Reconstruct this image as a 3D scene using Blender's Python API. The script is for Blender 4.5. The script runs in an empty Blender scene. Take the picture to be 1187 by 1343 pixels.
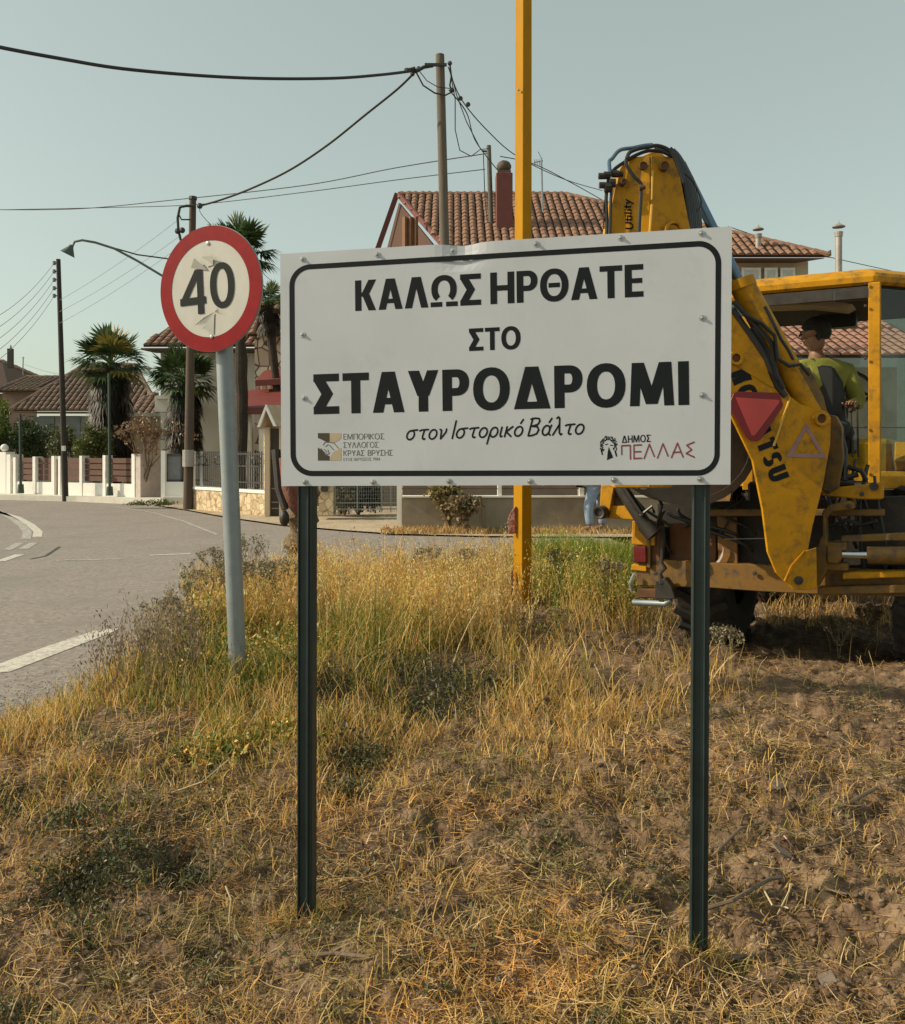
import bpy, bmesh, math, random
import numpy as np
from mathutils import Vector, Matrix
R=math.radians
S=bpy.context.scene
C=S.collection
# ------------------------------------------------------------------ camera, world, sun, exposure
F=1150.0; EYE=1.5; CX=593.5; HY=592.0
cam=bpy.data.objects.new('camera',bpy.data.cameras.new('camera')); C.objects.link(cam); S.camera=cam
cam.location=(0,0,EYE); cam.rotation_euler=(R(90),0,0)
cam.data.sensor_fit='VERTICAL'; cam.data.sensor_height=24; cam.data.sensor_width=24*1187/1343
cam.data.lens=F/1343*24; cam.data.shift_y=-(671.5-HY)/1343
cam.data.clip_start=.05; cam.data.clip_end=3000
SUN_EL=33.0; SUN_PHI=3.5      # sun from the left, a little behind the camera
tosun=Vector((-math.cos(R(SUN_EL))*math.cos(R(SUN_PHI)),-math.cos(R(SUN_EL))*math.sin(R(SUN_PHI)),math.sin(R(SUN_EL))))
W=bpy.data.worlds.new('World'); S.world=W; W.use_nodes=True
nt=W.node_tree; bg=nt.nodes['Background']
sky=nt.nodes.new('ShaderNodeTexSky'); sky.sky_type='NISHITA'; sky.sun_disc=False
sky.sun_elevation=R(SUN_EL); sky.sun_rotation=math.atan2(tosun.x,tosun.y)
sky.air_density=1.0; sky.dust_density=2.0; sky.ozone_density=.8; sky.altitude=50
hs=nt.nodes.new('ShaderNodeHueSaturation'); hs.inputs['Saturation'].default_value=.62
tint=nt.nodes.new('ShaderNodeMix'); tint.data_type='RGBA'; tint.blend_type='MULTIPLY'; tint.inputs[0].default_value=1
tint.inputs[7].default_value=(1.05,1.06,.88,1)
nt.links.new(sky.outputs[0],hs.inputs['Color']); nt.links.new(hs.outputs[0],tint.inputs[6])
hz=nt.nodes.new('ShaderNodeMix'); hz.data_type='RGBA'; hz.inputs[0].default_value=.33; hz.inputs[7].default_value=(4.7,5.6,4.8,1)   # even milky haze over the whole dome
nt.links.new(tint.outputs[2],hz.inputs[6]); nt.links.new(hz.outputs[2],bg.inputs[0])
bg.inputs[1].default_value=.15
sl=bpy.data.lights.new('sun','SUN'); sl.energy=5.0; sl.angle=R(.55); sl.color=(1,.85,.64)
so=bpy.data.objects.new('sun',sl); C.objects.link(so); so.rotation_euler=tosun.to_track_quat('Z','Y').to_euler()
S.view_settings.view_transform='Standard'; S.view_settings.look='None'; S.view_settings.gamma=1; S.view_settings.exposure=-.13
S.view_settings.use_curve_mapping=False
# ------------------------------------------------------------------ helpers
def P(x,y,d): return Vector(((x-CX)/F*d, d, EYE-(y-HY)/F*d))
def G(x,y,z=0.0):
    d=(EYE-z)*F/(y-HY); return P(x,y,d)
random.seed(7); rng=np.random.default_rng(11)
def tag(o,label=None,cat=None,group=None,kind=None):
    if label: o['label']=label
    if cat: o['category']=cat
    if group: o['group']=group
    if kind: o['kind']=kind
    return o
def rootloc(o):
    while o.parent: o=o.parent
    return o.location.copy()
def thing(name,loc,label,cat,group=None):
    o=bpy.data.objects.new(name,None); C.objects.link(o); o.location=loc; o.empty_display_size=.1
    return tag(o,label,cat,group)
def link(name,me,mat,parent=None,smooth=False):
    o=bpy.data.objects.new(name,me); C.objects.link(o)
    if mat is not None: me.materials.append(mat)
    if smooth: me.polygons.foreach_set('use_smooth',[True]*len(me.polygons))
    if parent is not None: o.parent=parent
    return o
class MB:
    def __init__(s): s.v=[]; s.f=[]
    def add(s,vs,fs):
        b=len(s.v); s.v.extend([tuple(v) for v in vs]); s.f.extend([tuple(i+b for i in f) for f in fs]); return s
    def prism(s,poly,off):
        n=len(poly); off=Vector(off); poly=[Vector(p) for p in poly]
        s.add(poly+[p+off for p in poly],[tuple(range(n)),tuple(reversed(range(n,2*n)))]+[(i,i+n,(i+1)%n+n,(i+1)%n) for i in range(n)]); return s
    def box(s,c,sz,rz=0,M=None):
        x,y,z=[a/2 for a in sz]; m=M if M else Matrix.Rotation(rz,3,'Z')
        vs=[Vector(c)+m@Vector((i*x,j*y,k*z)) for k in(-1,1) for j in(-1,1) for i in(-1,1)]
        s.add(vs,[(0,2,3,1),(4,5,7,6),(0,1,5,4),(2,6,7,3),(0,4,6,2),(1,3,7,5)]); return s
    def bar(s,a,b,w,h=None,up=(0,0,1)):
        a=Vector(a); b=Vector(b); h=h or w; d=(b-a).normalized(); u=Vector(up)
        if abs(d.dot(u))>.95: u=Vector((0,1,0))
        r=d.cross(u).normalized()*w/2; t=r.cross(d).normalized()*h/2
        vs=[p+i*r+j*t for p in(a,b) for i,j in((-1,-1),(1,-1),(1,1),(-1,1))]
        s.add(vs,[(3,2,1,0),(4,5,6,7)]+[(i,(i+1)%4,(i+1)%4+4,i+4) for i in range(4)]); return s
    def tube(s,pts,r,n=8,cap=True):
        pts=[Vector(p) for p in pts]; m=len(pts); rr=r if hasattr(r,'__len__') else [r]*m
        vs=[]; prev=None
        for i,p in enumerate(pts):
            d=(pts[min(i+1,m-1)]-pts[max(i-1,0)])
            d=d.normalized() if d.length>1e-9 else Vector((0,0,1))
            if prev is None: prev=d.orthogonal().normalized()
            prev=(prev-d*prev.dot(d)); prev=prev.normalized() if prev.length>1e-6 else d.orthogonal().normalized()
            q=d.cross(prev)
            for k in range(n):
                a=2*math.pi*k/n; vs.append(p+(prev*math.cos(a)+q*math.sin(a))*rr[i])
        fs=[(i*n+k,i*n+(k+1)%n,(i+1)*n+(k+1)%n,(i+1)*n+k) for i in range(m-1) for k in range(n)]
        if cap: fs+= [tuple(reversed(range(n))),tuple(range((m-1)*n,m*n))]
        s.add(vs,fs); return s
    def lathe(s,c,axis,prof,n=24,close=False):
        c=Vector(c); ax=Vector(axis).normalized(); u=ax.orthogonal().normalized(); w=ax.cross(u); vs=[]
        for k in range(n):
            a=2*math.pi*k/n; dr=u*math.cos(a)+w*math.sin(a)
            vs+=[c+ax*h+dr*r for (r,h) in prof]
        m=len(prof); fs=[]
        for k in range(n):
            for i in range(m if close else m-1):
                j=(i+1)%m; k2=(k+1)%n
                fs.append((k*m+i,k2*m+i,k2*m+j,k*m+j))
        s.add(vs,fs); return s
    def ball(s,c,r,n=10,sc=(1,1,1)):
        c=Vector(c); vs=[];m=n//2+1
        for i in range(m+1):
            t=math.pi*i/m
            for k in range(n):
                a=2*math.pi*k/n; vs.append(c+Vector((math.sin(t)*math.cos(a)*sc[0],math.sin(t)*math.sin(a)*sc[1],math.cos(t)*sc[2]))*r)
        s.add(vs,[(i*n+k,(i+1)*n+k,(i+1)*n+(k+1)%n,i*n+(k+1)%n) for i in range(m) for k in range(n)]); return s
    def mesh(s,name,L=Vector((0,0,0))):
        me=bpy.data.meshes.new(name); me.from_pydata([(v[0]-L[0],v[1]-L[1],v[2]-L[2]) for v in s.v],[],s.f); me.update(); return me
    def build(s,name,mat,parent=None,smooth=False,bevel=0,label=None,kind=None):
        L=rootloc(parent) if parent is not None else Vector((0,0,0))
        me=s.mesh(name,L)
        if len(s.f)<20000:
            bm=bmesh.new(); bm.from_mesh(me)
            if bevel:
                bmesh.ops.remove_doubles(bm,verts=bm.verts,dist=1e-5)
                eds=[e for e in bm.edges if len(e.link_faces)==2 and e.calc_face_angle(0)>.5]
                try: bmesh.ops.bevel(bm,geom=eds,offset=bevel,segments=1,affect='EDGES',profile=.5,clamp_overlap=True)
                except Exception: pass
            bmesh.ops.recalc_face_normals(bm,faces=bm.faces); bm.to_mesh(me); bm.free()
        o=link(name,me,mat,parent,smooth)
        if smooth: 
            try: me.set_sharp_from_angle(angle=R(40))
            except Exception: pass
        if label: o['label']=label
        if kind: o['kind']=kind
        return o
def npmesh(name,V,Fq,mat,col=None,parent=None,tri=False):
    """V (n,3), Fq (m,k) index array"""
    me=bpy.data.meshes.new(name); n=len(V); m,k=Fq.shape
    me.vertices.add(n); me.vertices.foreach_set('co',np.ascontiguousarray(V,dtype=np.float32).ravel())
    me.loops.add(m*k); me.loops.foreach_set('vertex_index',np.ascontiguousarray(Fq,dtype=np.int32).ravel())
    me.polygons.add(m); me.polygons.foreach_set('loop_start',np.arange(0,m*k,k,dtype=np.int32)); me.polygons.foreach_set('loop_total',np.full(m,k,dtype=np.int32))
    if col is not None:
        a=me.attributes.new('col','FLOAT_COLOR','POINT'); cc=np.ones((n,4),dtype=np.float32); cc[:,:3]=col; a.data.foreach_set('color',cc.ravel())
    me.update(calc_edges=True)
    return link(name,me,mat,parent)
_m={}
def mat(name,base,rough=.6,metal=0,var=.15,scale=6,bump=0,bscale=60,dirt=None,dscale=3,dth=.55,spec=.5,alt=None,stretch=None,coat=0):
    if name in _m: return _m[name]
    m=bpy.data.materials.new(name); m.use_nodes=True; t=m.node_tree; b=t.nodes['Principled BSDF']; N=t.nodes.new; K=t.links.new
    b.inputs['Roughness'].default_value=rough; b.inputs['Metallic'].default_value=metal; b.inputs['Specular IOR Level'].default_value=spec
    if coat: b.inputs['Coat Weight'].default_value=coat
    tc=N('ShaderNodeTexCoord'); src=tc.outputs['Object']
    if stretch:
        mp=N('ShaderNodeMapping'); mp.inputs['Scale'].default_value=stretch; K(src,mp.inputs[0]); src=mp.outputs[0]
    n1=N('ShaderNodeTexNoise'); n1.inputs['Scale'].default_value=scale; n1.inputs['Detail'].default_value=6; n1.inputs['Roughness'].default_value=.65; K(src,n1.inputs['Vector'])
    rp=N('ShaderNodeValToRGB'); K(n1.outputs[0],rp.inputs[0])
    lo=[c*(1-var) for c in base]; hi=list(alt) if alt else [min(1,c*(1+var)) for c in base]
    rp.color_ramp.elements[0].position=.3; rp.color_ramp.elements[1].position=.7
    rp.color_ramp.elements[0].color=(*lo,1); rp.color_ramp.elements[1].color=(*hi,1)
    out=rp.outputs[0]
    if dirt:
        n2=N('ShaderNodeTexNoise'); n2.inputs['Scale'].default_value=dscale; n2.inputs['Detail'].default_value=10; n2.inputs['Roughness'].default_value=.7; K(src,n2.inputs['Vector'])
        r2=N('ShaderNodeValToRGB'); r2.color_ramp.elements[0].position=dth-.06; r2.color_ramp.elements[1].position=dth+.12; K(n2.outputs[0],r2.inputs[0])
        mx=N('ShaderNodeMix'); mx.data_type='RGBA'; K(r2.outputs[0],mx.inputs[0]); K(out,mx.inputs[6]); mx.inputs[7].default_value=(*dirt,1); out=mx.outputs[2]
    K(out,b.inputs['Base Color'])
    mr=N('ShaderNodeMapRange'); mr.inputs[3].default_value=max(0,rough-.1); mr.inputs[4].default_value=min(1,rough+.12); K(n1.outputs[0],mr.inputs[0]); K(mr.outputs[0],b.inputs['Roughness'])
    if bump:
        n3=N('ShaderNodeTexNoise'); n3.inputs['Scale'].default_value=bscale; n3.inputs['Detail'].default_value=5; K(src,n3.inputs['Vector'])
        bp=N('ShaderNodeBump'); bp.inputs['Strength'].default_value=min(1,bump); bp.inputs['Distance'].default_value=.02; K(n3.outputs[0],bp.inputs['Height']); K(bp.outputs[0],b.inputs['Normal'])
    _m[name]=m; return m
def colmat(name,rough=.7,transl=.25,spec=.3):
    m=bpy.data.materials.new(name); m.use_nodes=True; t=m.node_tree; b=t.nodes['Principled BSDF']
    a=t.nodes.new('ShaderNodeAttribute'); a.attribute_name='col'; b.inputs['Roughness'].default_value=rough; b.inputs['Specular IOR Level'].default_value=spec
    t.links.new(a.outputs[0],b.inputs['Base Color'])
    tr=t.nodes.new('ShaderNodeBsdfTranslucent'); t.links.new(a.outputs[0],tr.inputs[0])
    mx=t.nodes.new('ShaderNodeMixShader'); mx.inputs[0].default_value=transl; t.links.new(b.outputs[0],mx.inputs[1]); t.links.new(tr.outputs[0],mx.inputs[2])
    t.links.new(mx.outputs[0],t.nodes['Material Output'].inputs[0]); return m
M_grass=colmat('grass_blades',.6,.38,.35); M_leaf=colmat('leaf_faces',.5,.25,.4)
def glassmat(name,tint=(.75,.85,.82),alpha=.18):
    m=bpy.data.materials.new(name); m.use_nodes=True; t=m.node_tree; t.nodes.remove(t.nodes['Principled BSDF'])
    tr=t.nodes.new('ShaderNodeBsdfTransparent'); tr.inputs[0].default_value=(*tint,1); gl=t.nodes.new('ShaderNodeBsdfGlossy'); gl.inputs['Roughness'].default_value=.05
    fr=t.nodes.new('ShaderNodeFresnel'); fr.inputs[0].default_value=1.5
    mx=t.nodes.new('ShaderNodeMixShader'); t.links.new(fr.outputs[0],mx.inputs[0]); t.links.new(tr.outputs[0],mx.inputs[1]); t.links.new(gl.outputs[0],mx.inputs[2])
    t.links.new(mx.outputs[0],t.nodes['Material Output'].inputs[0]); return m
GLASS=glassmat('cab_glass')
# numpy value noise
def vn(x,y,s=0):
    xi=np.floor(x); yi=np.floor(y); fx=x-xi; fy=y-yi; fx=fx*fx*(3-2*fx); fy=fy*fy*(3-2*fy)
    def h(a,b):
        q=np.sin(a*127.1+b*311.7+s*74.7)*43758.5453; return q-np.floor(q)
    return (h(xi,yi)*(1-fx)+h(xi+1,yi)*fx)*(1-fy)+(h(xi,yi+1)*(1-fx)+h(xi+1,yi+1)*fx)*fy
def fbm(x,y,s=0,o=4,g=.5):
    r=0;a=1;t=0
    for i in range(o): r=r+a*vn(x*2**i+i*17.3,y*2**i+i*9.1,s+i); t+=a; a*=g
    return r/t
def ss(a,b,x):
    t=np.clip((x-a)/(b-a),0,1); return t*t*(3-2*t)
# ------------------------------------------------------------------ setting: ground, road
RZ=-.06
near=[(-700,1040),(-300,1010),(-100,975),(0,937),(110,908),(190,872),(235,815),(262,790),(300,792),(350,788),(430,776),(560,768),(650,754),(740,732),(820,706),(1400,694),(2600,694)]
NU=np.array([(x-CX)/F for x,y in near]); ND=np.array([(EYE-RZ)*F/(y-HY) for x,y in near])
far=[(-1500,648),(-300,650),(0,654.5),(100,657),(185,661),(240,669),(300,680),(370,690),(450,697),(520,702),(640,705),(800,706),(1300,706),(2200,706)]
FU=np.array([(x-CX)/F for x,y in far]); FD=np.array([(EYE-RZ)*F/(y-HY) for x,y in far])
def blob(X,Y,px,py,rx,ry):
    c=G(px,py,0); sx_=rx/F*c.y; sy_=ry*c.y*c.y/(1.5*F); return np.exp(-((X-c.x)/sx_)**2-((Y-c.y)/sy_)**2)
PITS=[(110,1135,40,22,.07),(240,1120,34,20,.07),(18,1045,45,14,.06),(95,1070,30,12,.05),(465,1010,36,22,.06),(650,893,60,12,.08),(560,940,70,14,.07),(690,1160,40,14,.04),(600,1200,40,16,.045),(850,1175,40,18,.05),(830,1060,40,12,.04),(300,1290,60,14,.04),(640,1010,70,14,-.04),(330,1090,60,20,-.05),(960,1000,80,18,-.05),(1060,1210,50,16,.04),(1050,1090,50,14,.035),(180,1210,80,16,-.03),(760,1260,70,18,-.04),(1000,900,80,12,-.04)]
def H(X,Y):
    X=np.asarray(X,float); Y=np.asarray(Y,float)
    D=np.interp(X/np.maximum(Y,.5),NU,ND)
    s=ss(-.15,.75,D-Y+.25*(fbm(X*1.7,Y*1.7,3)-.5))
    z=-.22+.22*s
    z=z+s*(.10*np.exp(-((X+1.35)**2/1.6+(Y-5.4)**2/2.0))+.02*np.exp(-((X-.2)**2/3+(Y-8.0)**2/3)))-s*.035*(1-ss(3.2,4.2,Y))
    z=z-.16*ss(1.0,2.0,X)*ss(5.6,7.0,Y)*s
    z=z+s*(.16*(fbm(X*.9,Y*.9,1,3)-.5)+.10*(fbm(X*4,Y*4,5,3)-.5)+.075*(fbm(X*13,Y*13,8,3)-.5)*(.6+ss(-.6,.8,X)*.8)+.016*(vn(X*48,Y*48,9)-.5))
    for px_,py_,rx_,ry_,dp_ in PITS:
        z=z-s*dp_*blob(X,Y,px_,py_,rx_,ry_)
    return z-.055*s*np.exp(-((X+.48)**2+(Y-2.9)**2)/.5)
def H1(x,y): return float(H(np.array([x]),np.array([y]))[0])
def sheet(name,poly,z,m,kind='structure'):
    mb=MB(); mb.add([(p[0],p[1],z) for p in poly],[tuple(range(len(poly)))]); o=mb.build(name,m); tag(o,kind=kind); return o
m_dirt=mat('dry_earth',(.145,.09,.05),.95,var=.5,scale=9,bump=.9,bscale=45,dirt=(.27,.185,.11),dscale=4.5,dth=.55)
m_ground=mat('far_earth',(.26,.21,.13),.95,var=.3,scale=.8)
# asphalt
def asphalt():
    m=mat('asphalt',(.262,.232,.208),.95,var=.38,scale=26,bump=.12,bscale=300,spec=.2,dirt=(.225,.202,.182),dscale=.8,dth=.55)
    return m
m_asph=asphalt()
sheet('ground',[(-900,-60),(900,-60),(900,1500),(-900,1500)],-.30,m_ground)
# road polygon: from behind the verge to the far edge
rp=[(u*d*1.0,d) for u,d in zip(FU,FD)]
road=[(-60,-8),(14,-8),(30,13)]+[(x,y) for x,y in reversed(rp)]+[(-60,28)]
nr=[(u_*(d_-1.0),d_-1.0) for u_,d_ in zip(NU,ND) if u_<.21]
sheet('road',[(-60,-8),(-4.5,-8)]+nr+[(rp[-3][0],rp[-3][1]-.05)]+[(x,y) for x,y in reversed(rp[:-2])],RZ,m_asph)
m_gravel=mat('gravel_apron',(.42,.34,.24),.95,var=.3,scale=14,bump=.5,bscale=60,dirt=(.30,.22,.12),dscale=1.2,dth=.55)
sheet('roadside_ground',[(x,y) for x,y in rp]+[(60,90),(-90,90)],RZ+.03,m_gravel)
# verge surface
nu,nv=520,560
u=np.linspace(-.72,.80,nu); w=np.linspace(1/1.5,1/17.5,nv); Yv=1/w
UU,YY=np.meshgrid(u,Yv); XX=UU*YY; ZZ=H(XX,YY)
V=np.stack([XX,YY,ZZ],-1).reshape(-1,3)
ii=np.arange(nu*nv).reshape(nv,nu); Q=np.stack([ii[:-1,:-1],ii[:-1,1:],ii[1:,1:],ii[1:,:-1]],-1).reshape(-1,4)
vg=npmesh('verge',V,Q,m_dirt); tag(vg,kind='structure'); vg.data.polygons.foreach_set('use_smooth',[True]*len(vg.data.polygons))
# verge beyond the sheet (behind and beside the camera)
sheet('verge_earth',[(-3,-7.5),(14,-7.5),(14,12),(9.5,11.5),(2.5,3.0),(-1.5,2.2),(-3,2.2)],-.14,m_dirt)
# road markings
m_paint=mat('worn_road_paint',(.56,.53,.47),.85,var=.2,scale=40,dirt=(.26,.235,.21),dscale=26,dth=.54)
m_paint2=mat('faded_road_paint',(.42,.40,.36),.85,var=.15,scale=20,dirt=(.21,.19,.175),dscale=14,dth=.5)
def mark(pts,m,label=None):
    pp=[G(x,y,RZ+.004) for x,y in pts]; mb=MB(); mb.add(pp,[tuple(range(len(pp)))]); o=mb.build('road_marking',m); tag(o,kind='structure'); return o
def markline(pts,w0,m):
    pp=[G(x,y,RZ+.004) for x,y in pts]; mb=MB(); vs=[]
    for i,p in enumerate(pp):
        d=(pp[min(i+1,len(pp)-1)]-pp[max(i-1,0)]).normalized(); n=Vector((-d.y,d.x,0))*w0/2; vs+=[p+n,p-n]
    mb.add(vs,[(2*i,2*i+1,2*i+3,2*i+2) for i in range(len(pp)-1)]); o=mb.build('road_marking',m); tag(o,kind='structure')
mark([(-160,918),(-140,934),(0,882),(14,880.5),(80,855),(145,830),(158,823.5),(124,827),(60,848),(0,870)],m_paint)
markline([(-60,655),(-25,662),(0,671),(18,681),(30,690),(36,698),(34,707)],.16,m_paint2)
markline([(-40,656),(0,672),(22,678),(40,688),(50,697),(49,704)],.16,m_paint)
markline([(10,721),(26,712)],.14,m_paint2); markline([(31,720),(44,712)],.14,m_paint2); markline([(0,736),(26,727)],.14,m_paint)
markline([(70,735),(160,733)],.10,m_paint2); markline([(196,728),(250,726)],.10,m_paint)
markline([(100,661.5),(150,664),(200,672),(240,683),(285,701)],.07,m_paint2)
# faint repair crack
markline([(40,733),(60,729),(78,717)],.05,mat('tar_seal',(.05,.048,.045),.8))
# kerb and pavement by the white fence
m_conc=mat('pavement_concrete',(.56,.53,.46),.9,var=.12,scale=3,bump=.2)
mb=MB(); a=[G(-260,651.5,RZ),G(0,655.5,RZ),G(100,658,RZ),G(186,662,RZ),G(214,664,RZ)]
b=[p+Vector((p.x/p.y*3.0,3.0,0)) for p in a]
mb.prism([Vector((p.x,p.y,-.1)) for p in a]+[Vector((p.x,p.y,-.1)) for p in reversed(b)],(0,0,.2)); tag(mb.build('pavement',m_conc),kind='structure')
# ------------------------------------------------------------------ welcome sign
TL=P(367.5,333,2.90); BL=P(369,637.5,2.90); TR=P(960,297,2.60); BR=P(958,635.5,2.60)
so_=BL; sx=(BR-BL); sy=(TL-BL); SW=sx.length; SH=sy.length
sxn=sx.normalized(); snn=sxn.cross(Vector((0,0,1))).normalized()   # normal toward camera?
if snn.y>0: snn=-snn
syn=(-snn).cross(sxn).normalized(); syn=syn if syn.z>0 else -syn
def SP(px,py,off=0):
    off=off*.12
    """point of the board face seen at a photo pixel"""
    d=Vector(((px-CX)/F,1,-(py-HY)/F)); o=Vector((0,0,EYE)); t=((so_-o).dot(snn))/d.dot(snn); return o+d*t+snn*off
m_board=mat('sign_sheet',(.505,.53,.575),.45,var=.05,scale=3,dirt=(.44,.46,.49),dscale=5,dth=.62,spec=.4)
m_black=mat('black_print',(.011,.014,.016),.6,var=.1,scale=30,spec=.15)
m_post=mat('dark_green_post_paint',(.012,.026,.026),.45,var=.3,scale=12,dirt=(.05,.055,.045),dscale=9,dth=.68)
m_zinc=mat('rivet_metal',(.45,.46,.46),.35,metal=.9,var=.1)
sign=thing('welcome_sign',G(660,1235,0),'white rectangular welcome board with black Greek lettering on two dark posts','sign')
mb=MB(); nx,ny=60,34; vs=[]; 
cTL=so_+syn*(TL-so_).dot(syn)+sxn*(TL-so_).dot(sxn)
def Q4(a,b): return (BL*(1-a)+BR*a)*(1-b)+(TL*(1-a)+TR*a)*b
for j in range(ny+1):
    for i in range(nx+1):
        a=i/nx; b=j/ny; p=Q4(a,b); p=p+snn*((so_-p).dot(snn))
        bend=math.exp(-((a-.43)/.035)**2)*ss(.86,1.0,b)
        p=p-snn*float(bend)*.018-syn*float(bend)*.006
        vs.append(p)
mb.add(vs,[(j*(nx+1)+i,j*(nx+1)+i+1,(j+1)*(nx+1)+i+1,(j+1)*(nx+1)+i) for j in range(ny) for i in range(nx)])
# returned edges
edge=[j*(nx+1) for j in range(ny,0,-1)]+list(range(0,nx))+[j*(nx+1)+nx for j in range(0,ny)]+[ny*(nx+1)+i for i in range(nx,-1,-1)]
ev=[vs[k] for k in edge]; n=len(ev)
mb.add(ev+[p-snn*.022 for p in ev],[(i,(i+1)%n,(i+1)%n+n,i+n) for i in range(n)])
mb.build('panel',m_board,sign)
# back frame
mb=MB()
for b in (.06,.94): mb.bar(Q4(.02,b)-snn*.03,Q4(.98,b)-snn*.03,.03)
mb.build('back_frame',m_post,sign)
for (xt,yt,xb,yb,d) in ((404,337,402.5,1207,2.925),(921,303,916,1251,2.66)):
    mb=MB(); t_=P(xt,yt,d); b_=P(xb,yb,d+.0)
    gz=H1(b_.x,b_.y)-.12; b2=b_+(b_-t_)*((b_.z-gz)/(t_.z-b_.z)) if b_.z>gz else b_
    t2=t_-Vector((0,0,.02))
    rr=Matrix.Rotation(math.atan2(sxn.y,sxn.x),3,'Z'); r1=rr@Vector((.026,0,0)); r2=rr@Vector((0,.022,0))
    mb.add([b2-r1-r2,b2+r1-r2,b2+r1+r2,b2-r1+r2,t2-r1-r2,t2+r1-r2,t2+r1+r2,t2-r1+r2],[(0,1,5,4),(1,2,6,5),(2,3,7,6),(3,0,4,7),(4,5,6,7)])
    # front channel ribs
    mb.bar(b2-r2*1.15-r1*.82,t2-r2*1.15-r1*.82,.006,.006); mb.bar(b2-r2*1.15+r1*.45,t2-r2*1.15+r1*.45,.006,.006)
    mb.build('post',m_post,sign,bevel=.002)
# border line
def border():
    mb=MB(); n=10
    def ring(l,r_,tl,tr,bl,br,rad):
        pts=[]
        cs=[((r_[0]-rad,tr+rad),-90,0),((r_[1]-rad,br-rad),0,90),((l[1]+rad,bl-rad),90,180),((l[0]+rad,tl+rad),180,270)]
        for (c,a0,a1) in cs:
            for i in range(n+1):
                a=R(a0+(a1-a0)*i/n); pts.append((c[0]+rad*math.cos(a),c[1]+rad*math.sin(a)))
        return pts
    o=ring((379.5,381),(946,944),346.5,316,624.5,624,29); i_=ring((386.3,388),(938.5,937),353.2,323.5,617.5,616.5,22)
    N=len(o); vs=[SP(x,y,.0035) for x,y in o]+[SP(x,y,.0035) for x,y in i_]
    mb.add(vs,[(k,(k+1)%N,(k+1)%N+N,k+N) for k in range(N)]); mb.build('border_line',m_black,sign)
border()
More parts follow.
